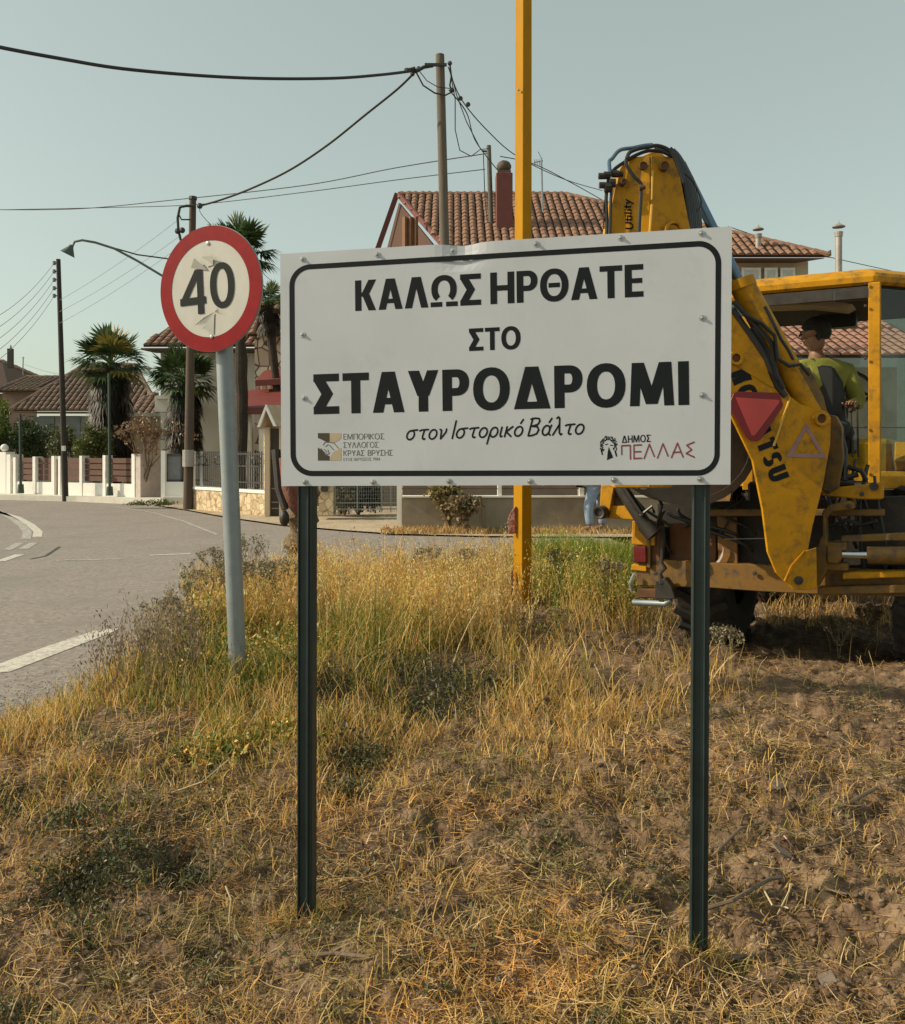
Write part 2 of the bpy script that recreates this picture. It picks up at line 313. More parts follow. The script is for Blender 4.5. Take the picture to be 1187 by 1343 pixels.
# ---- glyphs
def rect(x0,y0,x1,y1): return [(x0,y0),(x1,y0),(x1,y1),(x0,y1)]
def dia(x0,y0,x1,y1,w): return [(x0,y0),(x0+w,y0),(x1+w,y1),(x1,y1)]
def arc(cx,cy,rx,ry,w,a0=0,a1=360,wy=None,n=28):
    wy=wy or w*.85; out=[]
    e=.92
    def pt(a,rx,ry):
        c,s_=math.cos(R(a)),math.sin(R(a)); return (cx+rx*math.copysign(abs(c)**e,c),cy+ry*math.copysign(abs(s_)**e,s_))
    for i in range(n):
        a=a0+(a1-a0)*i/n; b=a0+(a1-a0)*(i+1)/n
        out.append([pt(a,rx,ry),pt(b,rx,ry),pt(b,rx-w,ry-wy),pt(a,rx-w,ry-wy)])
    return out
def glyph(ch,w):
    h=w*.82; k=w*1.12
    if ch in 'ΟO': W_=.86; return W_,arc(W_/2,.5,W_/2,.52,w)
    if ch=='Θ': W_=.86; return W_,arc(W_/2,.5,W_/2,.52,w)+[rect(W_*.3,.5-h*.42,W_*.7,.5+h*.42)]
    if ch in 'ΚK': W_=.70; return W_,[rect(0,0,w,1),dia(w*.8,.46,W_-k*1.1,1,k*1.1),dia(W_-k*1.12,0,w*.95,.60,k*1.05)]
    if ch in 'ΑA': W_=.78; return W_,[dia(0,0,W_/2-k*.62,1,k),dia(W_-k,0,W_/2-k*.38,1,k),rect(W_*.2,.2,W_*.8,.2+h*.85)]
    if ch=='Λ': W_=.76; return W_,[dia(0,0,W_/2-k*.62,1,k),dia(W_-k,0,W_/2-k*.38,1,k)]
    if ch=='Δ': W_=.84; return W_,[dia(0,0,W_/2-k*.58,1,k),dia(W_-k,0,W_/2-k*.42,1,k),rect(k*.3,0,W_-k*.3,h*.9)]
    if ch=='Ω': W_=.86; return W_,arc(W_/2,.56,W_*.47,.455,w,-52,232)+[rect(0,0,W_*.43,h*.9),rect(W_*.57,0,W_,h*.9)]
    if ch=='Σ': W_=.66; return W_,[rect(0.01,1-h,W_,1),rect(0.01,0,W_,h),dia(0,h*.75,W_*.32,.5,k*1.15),dia(W_*.32,.5,0,1-h*.75,k*1.15)]
    if ch=='Η': W_=.74; return W_,[rect(0,0,w,1),rect(W_-w,0,W_,1),rect(w,.5-h/2,W_-w,.5+h/2)]
    if ch in 'ΡP': W_=.64; r=.30; return W_,[rect(0,0,w,1),rect(w*.9,1-h,W_-r,1),rect(w*.9,.36,W_-r,.36+h)]+arc(W_-r,.68,r,.32,w,-90,90,h,14)
    if ch in 'ΤT': W_=.66; return W_,[rect(0,1-h,W_,1),rect(W_/2-w/2,0,W_/2+w/2,1-h)]
    if ch in 'ΕE': W_=.54; return W_,[rect(0,0,w,1),rect(w,0,W_,h),rect(w,1-h,W_,1),rect(w,.5-h*.45,W_*.94,.5+h*.45)]
    if ch in 'ΥY': W_=.74; return W_,[rect(W_/2-w/2,0,W_/2+w/2,.46),dia(W_/2-k*.55,.38,0,1,k*1.05),dia(W_/2-k*.5,.38,W_-k*1.05,1,k*1.05)]
    if ch in 'ΜM': W_=.96; return W_,[dia(0,0,.05,1,w*.92),dia(W_-w*.92,0,W_-.05-w*.92,1,w*.92),dia(W_/2-k*.5,.04,.06,1,k*.98),dia(W_/2-k*.5,.04,W_-.06-k,1,k*.98)]
    if ch in 'ΙI': return w,[rect(0,0,w,1)]
    if ch=='Π': W_=.72; return W_,[rect(0,0,w,1),rect(W_-w,0,W_,1),rect(w,1-h,W_-w,1)]
    if ch=='Γ': W_=.5; return W_,[rect(0,0,w,1),rect(w,1-h,W_,1)]
    if ch=='Β': W_=.62; return W_,[rect(0,0,w,1),rect(w*.9,1-h,W_-.27,1),rect(w*.9,0,W_-.3,h),rect(w*.9,.5-h/2,W_-.27,.5+h/2)]+arc(W_-.29,.74,.27,.26,w,-90,90,h,12)+arc(W_-.31,.27,.31,.27,w,-90,90,h,12)
    if ch=='S': 
        W_=.6; return W_,arc(.3,.735,.29,.265,w,20,270,h,16)+arc(.3,.265,.3,.265,w,-160,90,h,16)
    if ch=='U': W_=.72; return W_,[rect(0,.35,w,1),rect(W_-w,.35,W_,1)]+arc(W_/2,.36,W_/2,.38,w,180,360,h,16)
    if ch=='1': W_=.35; return W_,[rect(.2,0,.2+w,1),dia(0,.7,.2,1,w)]
    if ch=='9': W_=.55; return W_,arc(.27,.7,.27,.3,w)+[dia(.15,0,.4,.6,w)]
    if ch=='8': W_=.55; return W_,arc(.27,.74,.25,.26,w)+arc(.27,.27,.28,.28,w)
    if ch=='4': W_=.6; return W_,[rect(.35,0,.35+w,1),rect(0,.25,.6,.25+h),dia(0,.3,.33,1,w)]
    return .3,[]
def text2d(s_,w,gap=.10,space=.3):
    x=0; out=[]
    for ch in s_:
        if ch==' ': x+=space; continue
        W_,ps=glyph(ch,w)
        for p in ps: out.append([(a+x,b) for a,b in p])
        x+=W_+gap
    return x-gap,out
def put(polys,O,ex,ey,nn,name,m,parent,eps=.00002):
    mb=MB()
    for i,p in enumerate(polys):
        mb.add([O+ex*a+ey*b+nn*(eps*(i%5)) for a,b in p],[tuple(range(len(p)))])
    return mb.build(name,m,parent)
def sign_text(s_,w,x0,y0,x1,y1,xt,yt,name,m,gap=.1,space=.3,shear=0,polys=None,off=.004):
    """baseline from photo (x0,y0) to (x1,y1); (xt,yt) = cap top above the left end"""
    if polys is None: Wd,polys=text2d(s_,w,gap,space)
    else: Wd=max(a for p in polys for a,b in p)
    O=SP(x0,y0,off); ex=(SP(x1,y1,off)-O)/Wd; t=SP(xt,yt,off)-O; ey=syn*t.length
    if shear: ey=ey+sxn*shear*t.length
    return put(polys,O,ex,ey,snn,name,m,sign)
sign_text('ΚΑΛΩΣ ΗΡΘΑΤΕ',.208,466,408,844,389,465.5,368,'lettering',m_black,.07,.22)
sign_text('ΣΤΟ',.215,615,460.5,683,457.5,615,431,'lettering',m_black,.07)
sign_text('ΣΤΑΥΡΟΔΡΟΜΙ',.232,411,543.5,904,531,410.5,491,'lettering',m_black,.09)
# thin strokes engine
def stroke(pts,w,closed=False,n=8):
    out=[]; pts=list(pts)+( [pts[0]] if closed else [])
    for (a,b) in zip(pts[:-1],pts[1:]):
        dx,dy=b[0]-a[0],b[1]-a[1]; L=math.hypot(dx,dy) or 1; nx_,ny_=-dy/L*w/2,dx/L*w/2
        out.append([(a[0]+nx_,a[1]+ny_),(a[0]-nx_,a[1]-ny_),(b[0]-nx_,b[1]-ny_),(b[0]+nx_,b[1]+ny_)])
    for p in pts: out.append([(p[0]+w/2*math.cos(2*math.pi*i/n),p[1]+w/2*math.sin(2*math.pi*i/n)) for i in range(n)])
    return out
def ell(cx,cy,rx,ry,a0=0,a1=360,n=18): return [(cx+rx*math.cos(R(a0+(a1-a0)*i/n)),cy+ry*math.sin(R(a0+(a1-a0)*i/n))) for i in range(n+1)]
def script():
    g={'σ':(.66,[ell(.25,.27,.23,.26),[(.25,.53),(.62,.56)]]),'τ':(.52,[[(0,.50),(.1,.54),(.52,.56)],[(.29,.54),(.25,.2),(.27,.06),(.36,.0),(.42,.03)]]),
    'ο':(.5,[ell(.24,.27,.23,.27)]),'ν':(.46,[[(.0,.54),(.1,.5),(.16,0),(.3,.2),(.41,.4),(.4,.55)]]),'Ι':(.12,[[(.05,1.0),(.05,0)]]),
    'ρ':(.52,[ell(.27,.27,.22,.27),[(.06,.35),(.03,.1),(.0,-.38)]]),'ι':(.2,[[(.05,.54),(.04,.1),(.1,0),(.17,.03)]]),'κ':(.44,[[(.04,.55),(.02,0)],[(.38,.55),(.05,.27),(.4,0)]]),
    'ό':(.5,[ell(.24,.27,.23,.27),[(.26,.72),(.36,.93)]]),'Β':(.66,[[(.04,.98),(.0,0)],[(-.06,.93),(.2,.98),(.42,.95),(.5,.8),(.42,.62),(.1,.53)],[(.1,.53),(.42,.5),(.55,.32),(.48,.1),(.2,0),(0,0)]]),
    'ά':(.56,[ell(.22,.27,.21,.27),[(.47,.55),(.42,.3),(.42,.08),(.52,0)],[(.3,.72),(.4,.93)]]),'λ':(.52,[[(.02,.93),(.1,1.0),(.18,.93),(.36,.12),(.46,0),(.52,.04)],[(.24,.55),(0,0)]])}
    x=0; out=[]
    for ch in 'στον Ιστορικό Βάλτο':
        if ch==' ': x+=.26; continue
        wd,ls=g[ch]
        for l in ls:
            l=[(a+x+.26*b,b) for a,b in l]; out+=stroke(l,.108)
        x+=wd+.12
    return out
sign_text('',0,532,577,767,569,532,554.5,'lettering',m_black,polys=script())
m_pgrey=mat('grey_print',(.10,.095,.085),.5); m_pred=mat('maroon_print',(.20,.045,.05),.5); m_brown=mat('dark_brown_print',(.05,.038,.025),.5); m_tan=mat('tan_print',(.44,.36,.24),.5)
sign_text('ΕΜΠΟΡΙΚΟΣ',.11,450.5,576.5,504,576,450.5,569,'small_lettering',m_pgrey,.12)
sign_text('ΣΥΛΛΟΓΟΣ',.11,450.5,587.5,496.5,587,450.5,580,'small_lettering',m_pgrey,.12)
sign_text('ΚΡΥΑΣ ΒΡΥΣΗΣ',.12,450.5,598,515,597.5,450.5,590.5,'small_lettering',m_pgrey,.12,.5)
sign_text('ΕΤΟΣ ΙΔΡΥΣΕΩΣ 1984',.12,450.5,604.5,498.5,604,450.5,600.5,'small_lettering',m_pgrey,.12,.35)
sign_text('ΔΗΜΟΣ',.17,815.5,581,853.5,579.5,815.5,571.5,'small_lettering',m_black,.09)
def pella():
    out=[]; w=.115
    L=[[(0,.35),(0,.97),(.72,.97),(.72,0)],[(1.02,.97),(1.02,0)],[(1.02,.97),(1.65,.97)],[(1.02,.5),(1.6,.5)],[(1.02,.03),(1.65,.03)],[(1.85,0),(2.3,1),(2.7,.12)],[(2.95,0),(3.42,1),(3.82,.12)],[(4.1,0),(4.6,1),(5.05,.0)],[(4.25,.36),(4.9,.36)],[(5.95,1.02),(5.35,.82),(5.75,.5),(5.3,.25),(5.95,-.03)]]
    for l in L: out+=stroke(l,w,n=6)
    return out
sign_text('',0,815.5,602.5,911.5,599,815.5,584,'red_lettering',m_pred,polys=pella())
def pxpoly(polys,name,m,off=.0042):
    mb=MB()
    for p in polys: mb.add([SP(x,y,off) for x,y in p],[tuple(range(len(p)))])
    return mb.build(name,m,sign)
pxpoly([[(417,568),(432.3,568),(432.3,580.5),(427,579),(421,576),(417,574.5)],[(417,587),(422,590),(427,596),(432.3,598),(432.3,604),(417,604)]],'emblem_block',m_brown)
pxpoly([[(432.8,568),(447.5,568),(447.5,574),(444,578),(438,580.5),(432.8,580.5)],[(434,598),(438,592),(443,590),(447.5,587),(447.5,604),(432.8,604)]],'emblem_block',m_tan)
pl=[]
for l in ([(424,584),(426,580),(431,580),(438,581),(444,588)],[(427,586),(430,583),(434,585)],[(421,588),(424,592),(429,596),(432,595),(430,590)],[(425,589),(429,593)],[(434,586),(438,590)]):
    pl+=[[(a,b) for a,b in q] for q in stroke(l,.9,n=5)]
pxpoly(pl,'emblem_hands',m_pgrey,.0045)
# bearded head emblem: curls round a pale face
pl=[]; rr_=random.Random(3)
for i in range(46):
    a=R(150+ i*250/46+ (0 if i%2 else 4)) if False else R(-215+ i*250/46)
    for k in range(2):
        r0=.80+.22*k+rr_.uniform(-.06,.06); cx=798+10.2*r0*math.cos(a); cy=585.5+12.5*r0*math.sin(a)
        pl+=[q for q in stroke([(cx,cy),(cx+rr_.uniform(-1.6,1.6),cy+rr_.uniform(-1.6,1.6))],1.1,n=5)]
pl+=[[(798.5,586),(800,590),(803,597),(804,600),(796,603.5),(797,593)]]
pl+=stroke([(794,583),(797,582.5)],1.2,n=5)+stroke([(800.5,584),(804,584)],1.2,n=5)+stroke([(807,592),(808.5,598)],2.0,n=5)+stroke([(788.5,590),(790,596)],1.8,n=5)
pxpoly(pl,'head_emblem',m_black)
for (x,y) in [(397,340),(495,334),(594,329),(703,320),(814,312),(920,306),(397,439),(399,522),(921,417),(921,518),(400,632),(489,632),(589,631),(695,631),(805,629),(918,628)]:
    p=SP(x,y,.002); mb=MB(); mb.lathe(p,snn,[(.0095,0),(.0095,.0015),(.0055,.002),(.005,.005),(.003,.0075),(.0001,.008)],12); mb.build('rivet',m_zinc,sign,smooth=True)
# ------------------------------------------------------------------ speed limit sign
spd=thing('speed_limit_sign',G(312,886,.1),'round red and white 40 sign with peeling film on a grey leaning pole','sign')
d0=5.3; top=P(289,330,d0); bot=P(312.5,887,d0+.02); dirn=(bot-top).normalized()
m_galv=mat('galvanised_pole',(.27,.31,.33),.45,metal=.35,var=.12,scale=8,dirt=(.35,.35,.32),dscale=14,dth=.62)
mb=MB(); mb.tube([top,bot+dirn*.35],.052,20); mb.build('pole',m_galv,spd,smooth=True)
nrm=Vector((-.40,-.917,0)).normalized(); upv=(-dirn); nrm=(nrm-upv*nrm.dot(upv)).normalized(); rt=upv.cross(nrm).normalized()
if rt.x<0: rt=-rt
cc=P(276,379,d0-.09)
rt_=rt; RAD=.375
m_redp=mat('red_reflective',(.24,.005,.009),.5,var=.15,scale=14,dirt=(.17,.008,.012),dscale=30,dth=.6,spec=.15)
m_wht=mat('aged_white_film',(.47,.465,.43),.5,var=.06,scale=10,dirt=(.50,.46,.38),dscale=7,dth=.6)
mb=MB(); mb.lathe(cc,nrm,[(.0001,-.012),(RAD-.004,-.012),(RAD,-.006),(RAD,.002),(RAD-.003,.004),(.0001,.004)],64); mb.build('disc',mat('sign_back_grey',(.3,.3,.3),.5),spd)
def ringd(r0,r1,off,m,name):
    mb=MB(); n=72; vs=[]
    for i in range(n):
        a=2*math.pi*i/n; e=rt_*math.cos(a)+upv*math.sin(a); vs+=[cc+nrm*off+e*r0,cc+nrm*off+e*r1]
    mb.add(vs,[(2*i,2*i+1,(2*i+3)%(2*n),(2*i+2)%(2*n)) for i in range(n)]); mb.build(name,m,spd)
ringd(.286,RAD-.003,.0075,m_redp,'red_ring'); ringd(.0005,.290,.0055,m_wht,'white_face')
four=[[(-.222,-.085),(-.222,-.040),(-.030,-.040),(-.030,-.085)],[(-.092,-.145),(-.047,-.145),(-.047,.125),(-.092,.125)],dia(-.222,-.062,-.105,.125,.050)]
zero=arc(.092,.0,.088,.138,.045,n=36)
# shape the zero squarer
put(four+[[(x,y*1.0+.012) for x,y in p] for p in zero],cc+nrm*.009+rt_*.0,rt_*1.0,upv*.98,nrm,'numerals',m_black,spd)
m_film=mat('curled_film',(.47,.465,.43),.35,var=.1)
def film(pts,name='peeled_film'):
    mb=MB(); q=[cc+nrm*(.010+l)+rt_*a+upv*b for a,b,l in pts]; mb.add(q,[(0,1,2)]+([(0,2,3)] if len(q)>3 else [])); o=mb.build(name,m_film,spd); return o
film([(-.084,.19,.022),(-.005,.11,.001),(-.127,.137,.004)]); film([(-.05,.195,.0),(.05,.187,.018),(.035,.137,.0),(-.01,.13,.0)])
film([(-.11,-.21,.014),(-.04,-.168,.010),(.03,-.14,.0),(-.03,-.20,.003)]); film([(-.03,-.20,.003),(.03,-.14,.0),(.017,-.274,.0),(-.045,-.235,.004)]); film([(.03,-.14,.0),(.075,-.125,.02),(.06,-.15,.0)])
for b in (.27,-.285):
    p=cc+upv*b+nrm*.008; MB().lathe(p,nrm,[(.012,0),(.011,.004),(.0001,.006)],10).build('bolt',m_zinc,spd,smooth=True)
MB().bar(cc-nrm*.03-rt_*.12+upv*.2,cc-nrm*.03+rt_*.12+upv*.2,.03,.02).build('bracket',m_galv,spd)
# ------------------------------------------------------------------ yellow pole
m_yel=mat('yellow_pole_paint',(.42,.20,.004),.6,var=.12,scale=5,spec=.12,dirt=(.26,.15,.02),dscale=16,dth=.62,stretch=(1,1,.35))
yp=thing('yellow_pole',G(685,795,0),'tall yellow painted square steel pole standing in dry grass behind the board','pole')
pb=P(685,800,8.4); hgt=9.0; a45=R(38)
mb=MB(); e1=Vector((math.cos(a45),math.sin(a45),0)); e2=Vector((-math.sin(a45),math.cos(a45),0))
z0=pb.z-.4; 
def sq(c,h): return [c-e1*h-e2*h,c+e1*h-e2*h,c+e1*h+e2*h,c-e1*h+e2*h]
b0=sq(Vector((pb.x,pb.y,z0)),.064); b1=sq(Vector((pb.x+.02,pb.y,hgt)),.052)
mb.add(b0+b1,[(i,(i+1)%4,(i+1)%4+4,i+4) for i in range(4)]+[(4,5,6,7)]); mb.build('shaft',m_yel,yp,bevel=.004)
m_rw=mat('red_tape',(.42,.06,.03),.5,dirt=(.6,.5,.42),dscale=30,dth=.5)
for (x,y0,y1) in ((671,664,700),(667,748,785)):
    c=P(x,(y0+y1)/2,8.35); h=(y1-y0)/F*8.35
    mb=MB(); mb.prism([c+Vector((.03,0,h/2)),c+Vector((-.015,0,h*.25)),c+Vector((-.04,0,0)),c+Vector((-.03,0,-h/2)),c+Vector((.03,0,-h/2))],(.02,.03,0)); mb.build('warning_plate',m_rw,yp,bevel=.004)
mb=MB().ball(P(680,118,8.33),.012,8); mb.build('bolt',m_galv,yp)
# ------------------------------------------------------------------ backhoe loader
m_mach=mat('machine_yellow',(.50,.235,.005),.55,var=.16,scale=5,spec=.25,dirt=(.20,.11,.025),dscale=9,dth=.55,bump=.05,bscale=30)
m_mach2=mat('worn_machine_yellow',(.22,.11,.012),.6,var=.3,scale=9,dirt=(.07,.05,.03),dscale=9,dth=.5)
m_cast=mat('greasy_steel',(.035,.03,.026),.5,var=.4,scale=12,spec=.4)
m_rust=mat('rusty_plate',(.12,.05,.018),.8,var=.35,scale=9,dirt=(.10,.05,.025),dscale=6)
m_hose=mat('hydraulic_hose',(.018,.018,.018),.45,var=.2)
m_chrome=mat('chrome_rod',(.55,.58,.6),.22,metal=1,var=.05)
m_bluerod=mat('blued_rod',(.12,.19,.27),.3,metal=.7,var=.1)
m_rub=mat('tyre_rubber',(.022,.021,.02),.8,var=.35,scale=20,dirt=(.09,.07,.05),dscale=6,dth=.6)
m_bucket=mat('bucket_steel',(.085,.075,.068),.55,metal=.4,var=.3,scale=6,dirt=(.14,.09,.06),dscale=5)
tr_=Vector((.866,-.5,0)); fw=Vector((.5,.866,0))
def T(t,f,z): return Vector((1.5,7.2,0))+tr_*t+fw*f+Vector((0,0,z))
def FP(x,y,f=0.0):
    u_=(x-CX)/F; t=(u_*(7.2+.866*f)-1.5-.5*f)/(.866+.5*u_); p=T(t,f,0); p.z=EYE-(y-HY)/F*p.y; return p
mach=thing('backhoe_loader',T(1.27,1.2,-.14),'yellow backhoe loader seen from behind with folded boom beside the board','excavator')
def mpoly(pts,f,th,name,m,bevel=.006,label=None):
    mb=MB(); mb.prism([FP(x,y,f) for x,y in pts],fw*th); return mb.build(name,m,mach,bevel=bevel,label=label)
# cab
roofz=2.87
def cabring(z,ins=0): 
    q=[(.80,.5),(1.74,.5),(2.16,1.0),(2.16,2.35),(.40,2.35),(.40,1.0)]
    c=(1.28,1.4); return [T(c[0]+(t-c[0])*(1-ins),c[1]+(f-c[1])*(1-ins),z) for t,f in q]
mb=MB(); r0=cabring(2.79,-.02); r1=cabring(2.87,-.03); r2=cabring(2.93,.10)
mb.add(r0+r1+r2,[(5,4,3,2,1,0),(12,13,14,15,16,17)]+[(i+k,(i+1)%6+k,(i+1)%6+6+k,i+6+k) for k in(0,6) for i in range(6)]); mb.build('cab_roof',m_mach,mach,bevel=.02)
lo=cabring(1.18,.0); hi=cabring(2.80,.0); pw=[.085,.085,.09,.08,.08,.085]
for i in range(6):
    mb=MB(); mb.bar(lo[i],hi[i],pw[i],.075,up=fw); mb.build('cab_pillar',m_mach,mach,bevel=.006)
mb=MB(); q=cabring(1.20); mb.prism(q,(0,0,-.06)); mb.build('cab_floor',m_cast,mach)
for i,(i1,j1) in enumerate([(0,1),(1,2),(2,3),(3,4),(4,5),(5,0)]):
    if i==0: continue     # rear window is swung open
    a_,b_=lo[i1].lerp(lo[j1],.06),lo[i1].lerp(lo[j1],.94); mb=MB(); zt=Vector((0,0,1.58)); zb=Vector((0,0,.12))
    mb.add([a_+zb,b_+zb,b_+zt,a_+zt],[(0,1,2,3)]); mb.build('cab_window',GLASS,mach)
    mb=MB().bar(lo[i1]+Vector((0,0,.08)),lo[j1]+Vector((0,0,.08)),.06,.10); mb.build('cab_sill',m_mach,mach,bevel=.005)
mb=MB(); mb.prism(cabring(2.785,.04),(0,0,-.03)); mb.build('roof_shade_panel',mat('roof_shade_dark',(.03,.028,.025),.9),mach)  # dark panel added under the roof to put shade into the cab
mb=MB(); mb.bar(T(.8,.52,2.735),T(1.74,.52,2.735),.05,.09); mb.build('roof_liner',m_cast,mach)
mb=MB(); mb.prism([FP(1001,398,.75),FP(1060,392,.75),FP(1108,397,.75),FP(1118,399,.75),FP(1108,405,.75),FP(1062,400,.75),FP(1001,402,.75)],fw*.3); mb.build('sun_visor',mat('faded_liner',(.42,.35,.26),.8),mach)
mb=MB(); mb.prism([FP(1070,403,1.7),FP(1123,403,1.7),FP(1123,427,1.7),FP(1090,430,1.7),FP(1072,416,1.7)],fw*.15); mb.build('ceiling_console',m_hose,mach,bevel=.01)
mb=MB().box(T(1.6,.49,2.72),(.3,.05,.09),rz=R(-30)); mb.build('work_lamp',m_cast,mach,bevel=.01)
# seat, steering wheel, levers
m_seat=mat('black_vinyl',(.02,.02,.022),.55,var=.2)
mb=MB(); mb.prism([FP(1053,487,.95),FP(1062,477,.95),FP(1092,480,.95),FP(1104,500,.95),FP(1110,560,.95),FP(1100,580,.95),FP(1068,578,.95)],fw*.12); mb.build('seat_back',m_seat,mach,bevel=.02)
mb=MB(); mb.box(T(1.32,.95,1.55),(.5,.5,.14),rz=R(-30)); mb.build('seat_cushion',m_seat,mach,bevel=.03)
mb=MB(); c=FP(1112,507,1.75); ax=Vector((-.1,-.75,.65)).normalized(); u1=ax.orthogonal().normalized(); u2=ax.cross(u1)
mb.tube([c+(u1*math.cos(R(k*20))+u2*math.sin(R(k*20)))*.21 for k in range(19)],.016,8); mb.tube([c+u1*.2,c,c+u2*.2],.014,6); mb.tube([c,c-ax*.35+Vector((0,0,-.5))],.03,8); mb.build('steering_wheel',m_seat,mach,smooth=True)
for x,y in ((1118,560),(1126,555)):
    mb=MB(); mb.tube([FP(x,600,.7),FP(x-2,y-20,.72)],.008,6); mb.ball(FP(x-2,y-22,.72),.022,8); mb.build('control_lever',m_cast,mach)
# chassis box behind the rear frame, dark to stand for engine and frame shadow
mb=MB(); mb.box(T(1.27,1.7,.78),(1.1,2.4,.75),rz=R(-30)); mb.build('chassis',m_cast,mach,bevel=.02)
mb=MB(); mb.box(T(1.27,3.2,1.25),(.95,1.6,.75),rz=R(-30)); mb.build('engine_hood',m_mach,mach,bevel=.05)
for t in (.72,1.84):
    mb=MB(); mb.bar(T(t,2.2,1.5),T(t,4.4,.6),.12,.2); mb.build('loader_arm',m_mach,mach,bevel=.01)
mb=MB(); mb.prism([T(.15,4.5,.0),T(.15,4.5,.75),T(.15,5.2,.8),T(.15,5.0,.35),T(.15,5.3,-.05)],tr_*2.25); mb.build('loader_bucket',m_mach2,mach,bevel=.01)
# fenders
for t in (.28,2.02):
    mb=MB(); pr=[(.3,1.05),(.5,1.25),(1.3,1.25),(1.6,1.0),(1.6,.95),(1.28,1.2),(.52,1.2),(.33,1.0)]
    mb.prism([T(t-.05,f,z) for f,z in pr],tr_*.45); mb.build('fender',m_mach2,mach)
# wheels
def wheel(t,f,Rw,wd,zc):
    c=T(t,f,zc); mb=MB(); h=wd/2
    mb.lathe(c,tr_,[(Rw*.55,-h*.75),(Rw*.72,-h),(Rw*.90,-h*.97),(Rw*.965,-h*.8),(Rw*.97,0),(Rw*.965,h*.8),(Rw*.90,h*.97),(Rw*.72,h),(Rw*.55,h*.75)],40)
    n=22
    for k in range(n):
        for sd in(-1,1):
            a=2*math.pi*(k+(.5 if sd>0 else 0))/n; rad=fw*math.cos(a)+Vector((0,0,1))*math.sin(a); tan=-fw*math.sin(a)+Vector((0,0,1))*math.cos(a)
            p0=c+rad*Rw*.985+tr_*sd*h*.92; p1=c+rad*Rw*.985+tr_*sd*h*.05+tan*Rw*.16
            mb.bar(p0,p1,.06,.05,up=rad)
    w_=mb.build('wheel',m_rub,mach)
    mb=MB(); mb.lathe(c,tr_,[(Rw*.56,-h*.7),(Rw*.5,-h*.5),(Rw*.45,-h*.1),(.12,-h*.1),(.1,-h*.35),(.001,-h*.35)],28)
    o=mb.build('rim',mat('rim_paint',(.35,.22,.05),.6,dirt=(.08,.06,.04),dscale=5),w_); 
wheel(.45,.95,.72,.48,.56); wheel(2.10,.95,.72,.48,.56); wheel(.50,3.3,.46,.32,.30); wheel(2.05,3.3,.46,.32,.30)
# rear frame: lower beam, uprights, top rail
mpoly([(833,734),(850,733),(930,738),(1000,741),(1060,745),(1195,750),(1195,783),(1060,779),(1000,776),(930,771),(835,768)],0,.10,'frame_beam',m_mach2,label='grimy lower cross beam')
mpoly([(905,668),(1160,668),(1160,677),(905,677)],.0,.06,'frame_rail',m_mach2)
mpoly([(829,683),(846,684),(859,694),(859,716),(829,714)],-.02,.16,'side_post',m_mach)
mpoly([(828,740),(848,742),(848,750),(828,748)],-.02,.16,'side_post',m_mach)
mpoly([(830,716),(848,717),(848,739),(830,738)],-.05,.10,'tail_lamp',mat('tail_lamp_red',(.13,.01,.012),.25,var=.2,coat=.5),bevel=.01)
mpoly([(848,684),(853,684),(853,746),(848,744)],-.03,.12,'side_post',m_mach2)
mpoly([(853,684),(866,684),(866,742),(853,742)],.0,.12,'frame_upright',m_rust)
mpoly([(878,686),(939,686),(939,742),(878,742)],.10,.03,'rear_panel',m_rust,label='rust brown flat rear panel')
mpoly([(940,676),(966,678),(968,742),(942,741)],.05,.03,'frame_upright',mat('rusty_yellow',(.18,.085,.015),.7,var=.3,scale=10,dirt=(.12,.06,.03),dscale=9))
mpoly([(835,772),(872,774),(869,785),(836,784)],-.05,.12,'stabiliser_shoe',m_rust)
mb=MB(); mb.tube([FP(830,790,-.1),FP(872,792,-.1),FP(880,786,-.1)],.024,10); mb.build('foot_bar',m_galv,mach,smooth=True)
mb=MB(); mb.tube([FP(832,752,-.05),FP(826,765,-.07),FP(829,776,-.05)],.012,6); mb.build('hook',m_galv,mach)
# hanging chain / hose in front
mb=MB(); pts=[(868,690),(870,705),(869,722),(868,738),(872,745),(866,752),(868,765)]
mb.tube([FP(x,y,-.12) for x,y in pts],[.022,.02,.016,.014,.02,.014,.03],8); mb.build('hanging_chain',m_cast,mach,smooth=True)
mpoly([(860,762),(872,758),(881,770),(886,786),(858,786)],-.14,.1,'lock_bracket',m_cast)
# thin rod
mb=MB(); mb.tube([FP(950,707,.0),FP(1008,706,.0)],.004,6); mb.build('brake_rod',m_galv,mach)
mpoly([(939,737),(943,733),(948,722),(948,716),(949,720),(948,730),(943,738)],.0,.02,'sticker_scrap',mat('torn_white_plastic',(.6,.5,.45),.5),bevel=0)
mpoly([(862,660),(1195,650),(1195,742),(862,742)],.16,.03,'infill_shade_panel',mat('infill_shade_black',(.018,.014,.011),.6,var=.5,scale=9,dirt=(.06,.035,.018),dscale=7,dth=.6))  # dark infill behind the beams, near-black colour standing for shade
rh=random.Random(21)
for k_ in range(16):
    if k_%2: xa,ya=rh.uniform(1078,1150),rh.uniform(600,660); xb,yb=rh.uniform(1078,1160),rh.uniform(690,765)
    else: xa,ya=rh.uniform(868,1000),rh.uniform(640,680); xb,yb=rh.uniform(868,1000),rh.uniform(690,735)
    q_=[FP(xa,ya,.06),FP(xa+rh.uniform(-14,14),(ya*2+yb)/3,.0),FP(xb+rh.uniform(-14,14),(ya+yb*2)/3,.02),FP(xb,yb,.08)]
    pts_=[q_[0]*(1-t)**3+q_[1]*3*t*(1-t)**2+q_[2]*3*t*t*(1-t)+q_[3]*t**3 for t in [i/10 for i in range(11)]]
    MB().tube(pts_,rh.choice((.008,.011,.014)),7).build('hydraulic_hose',m_hose,mach,smooth=True)
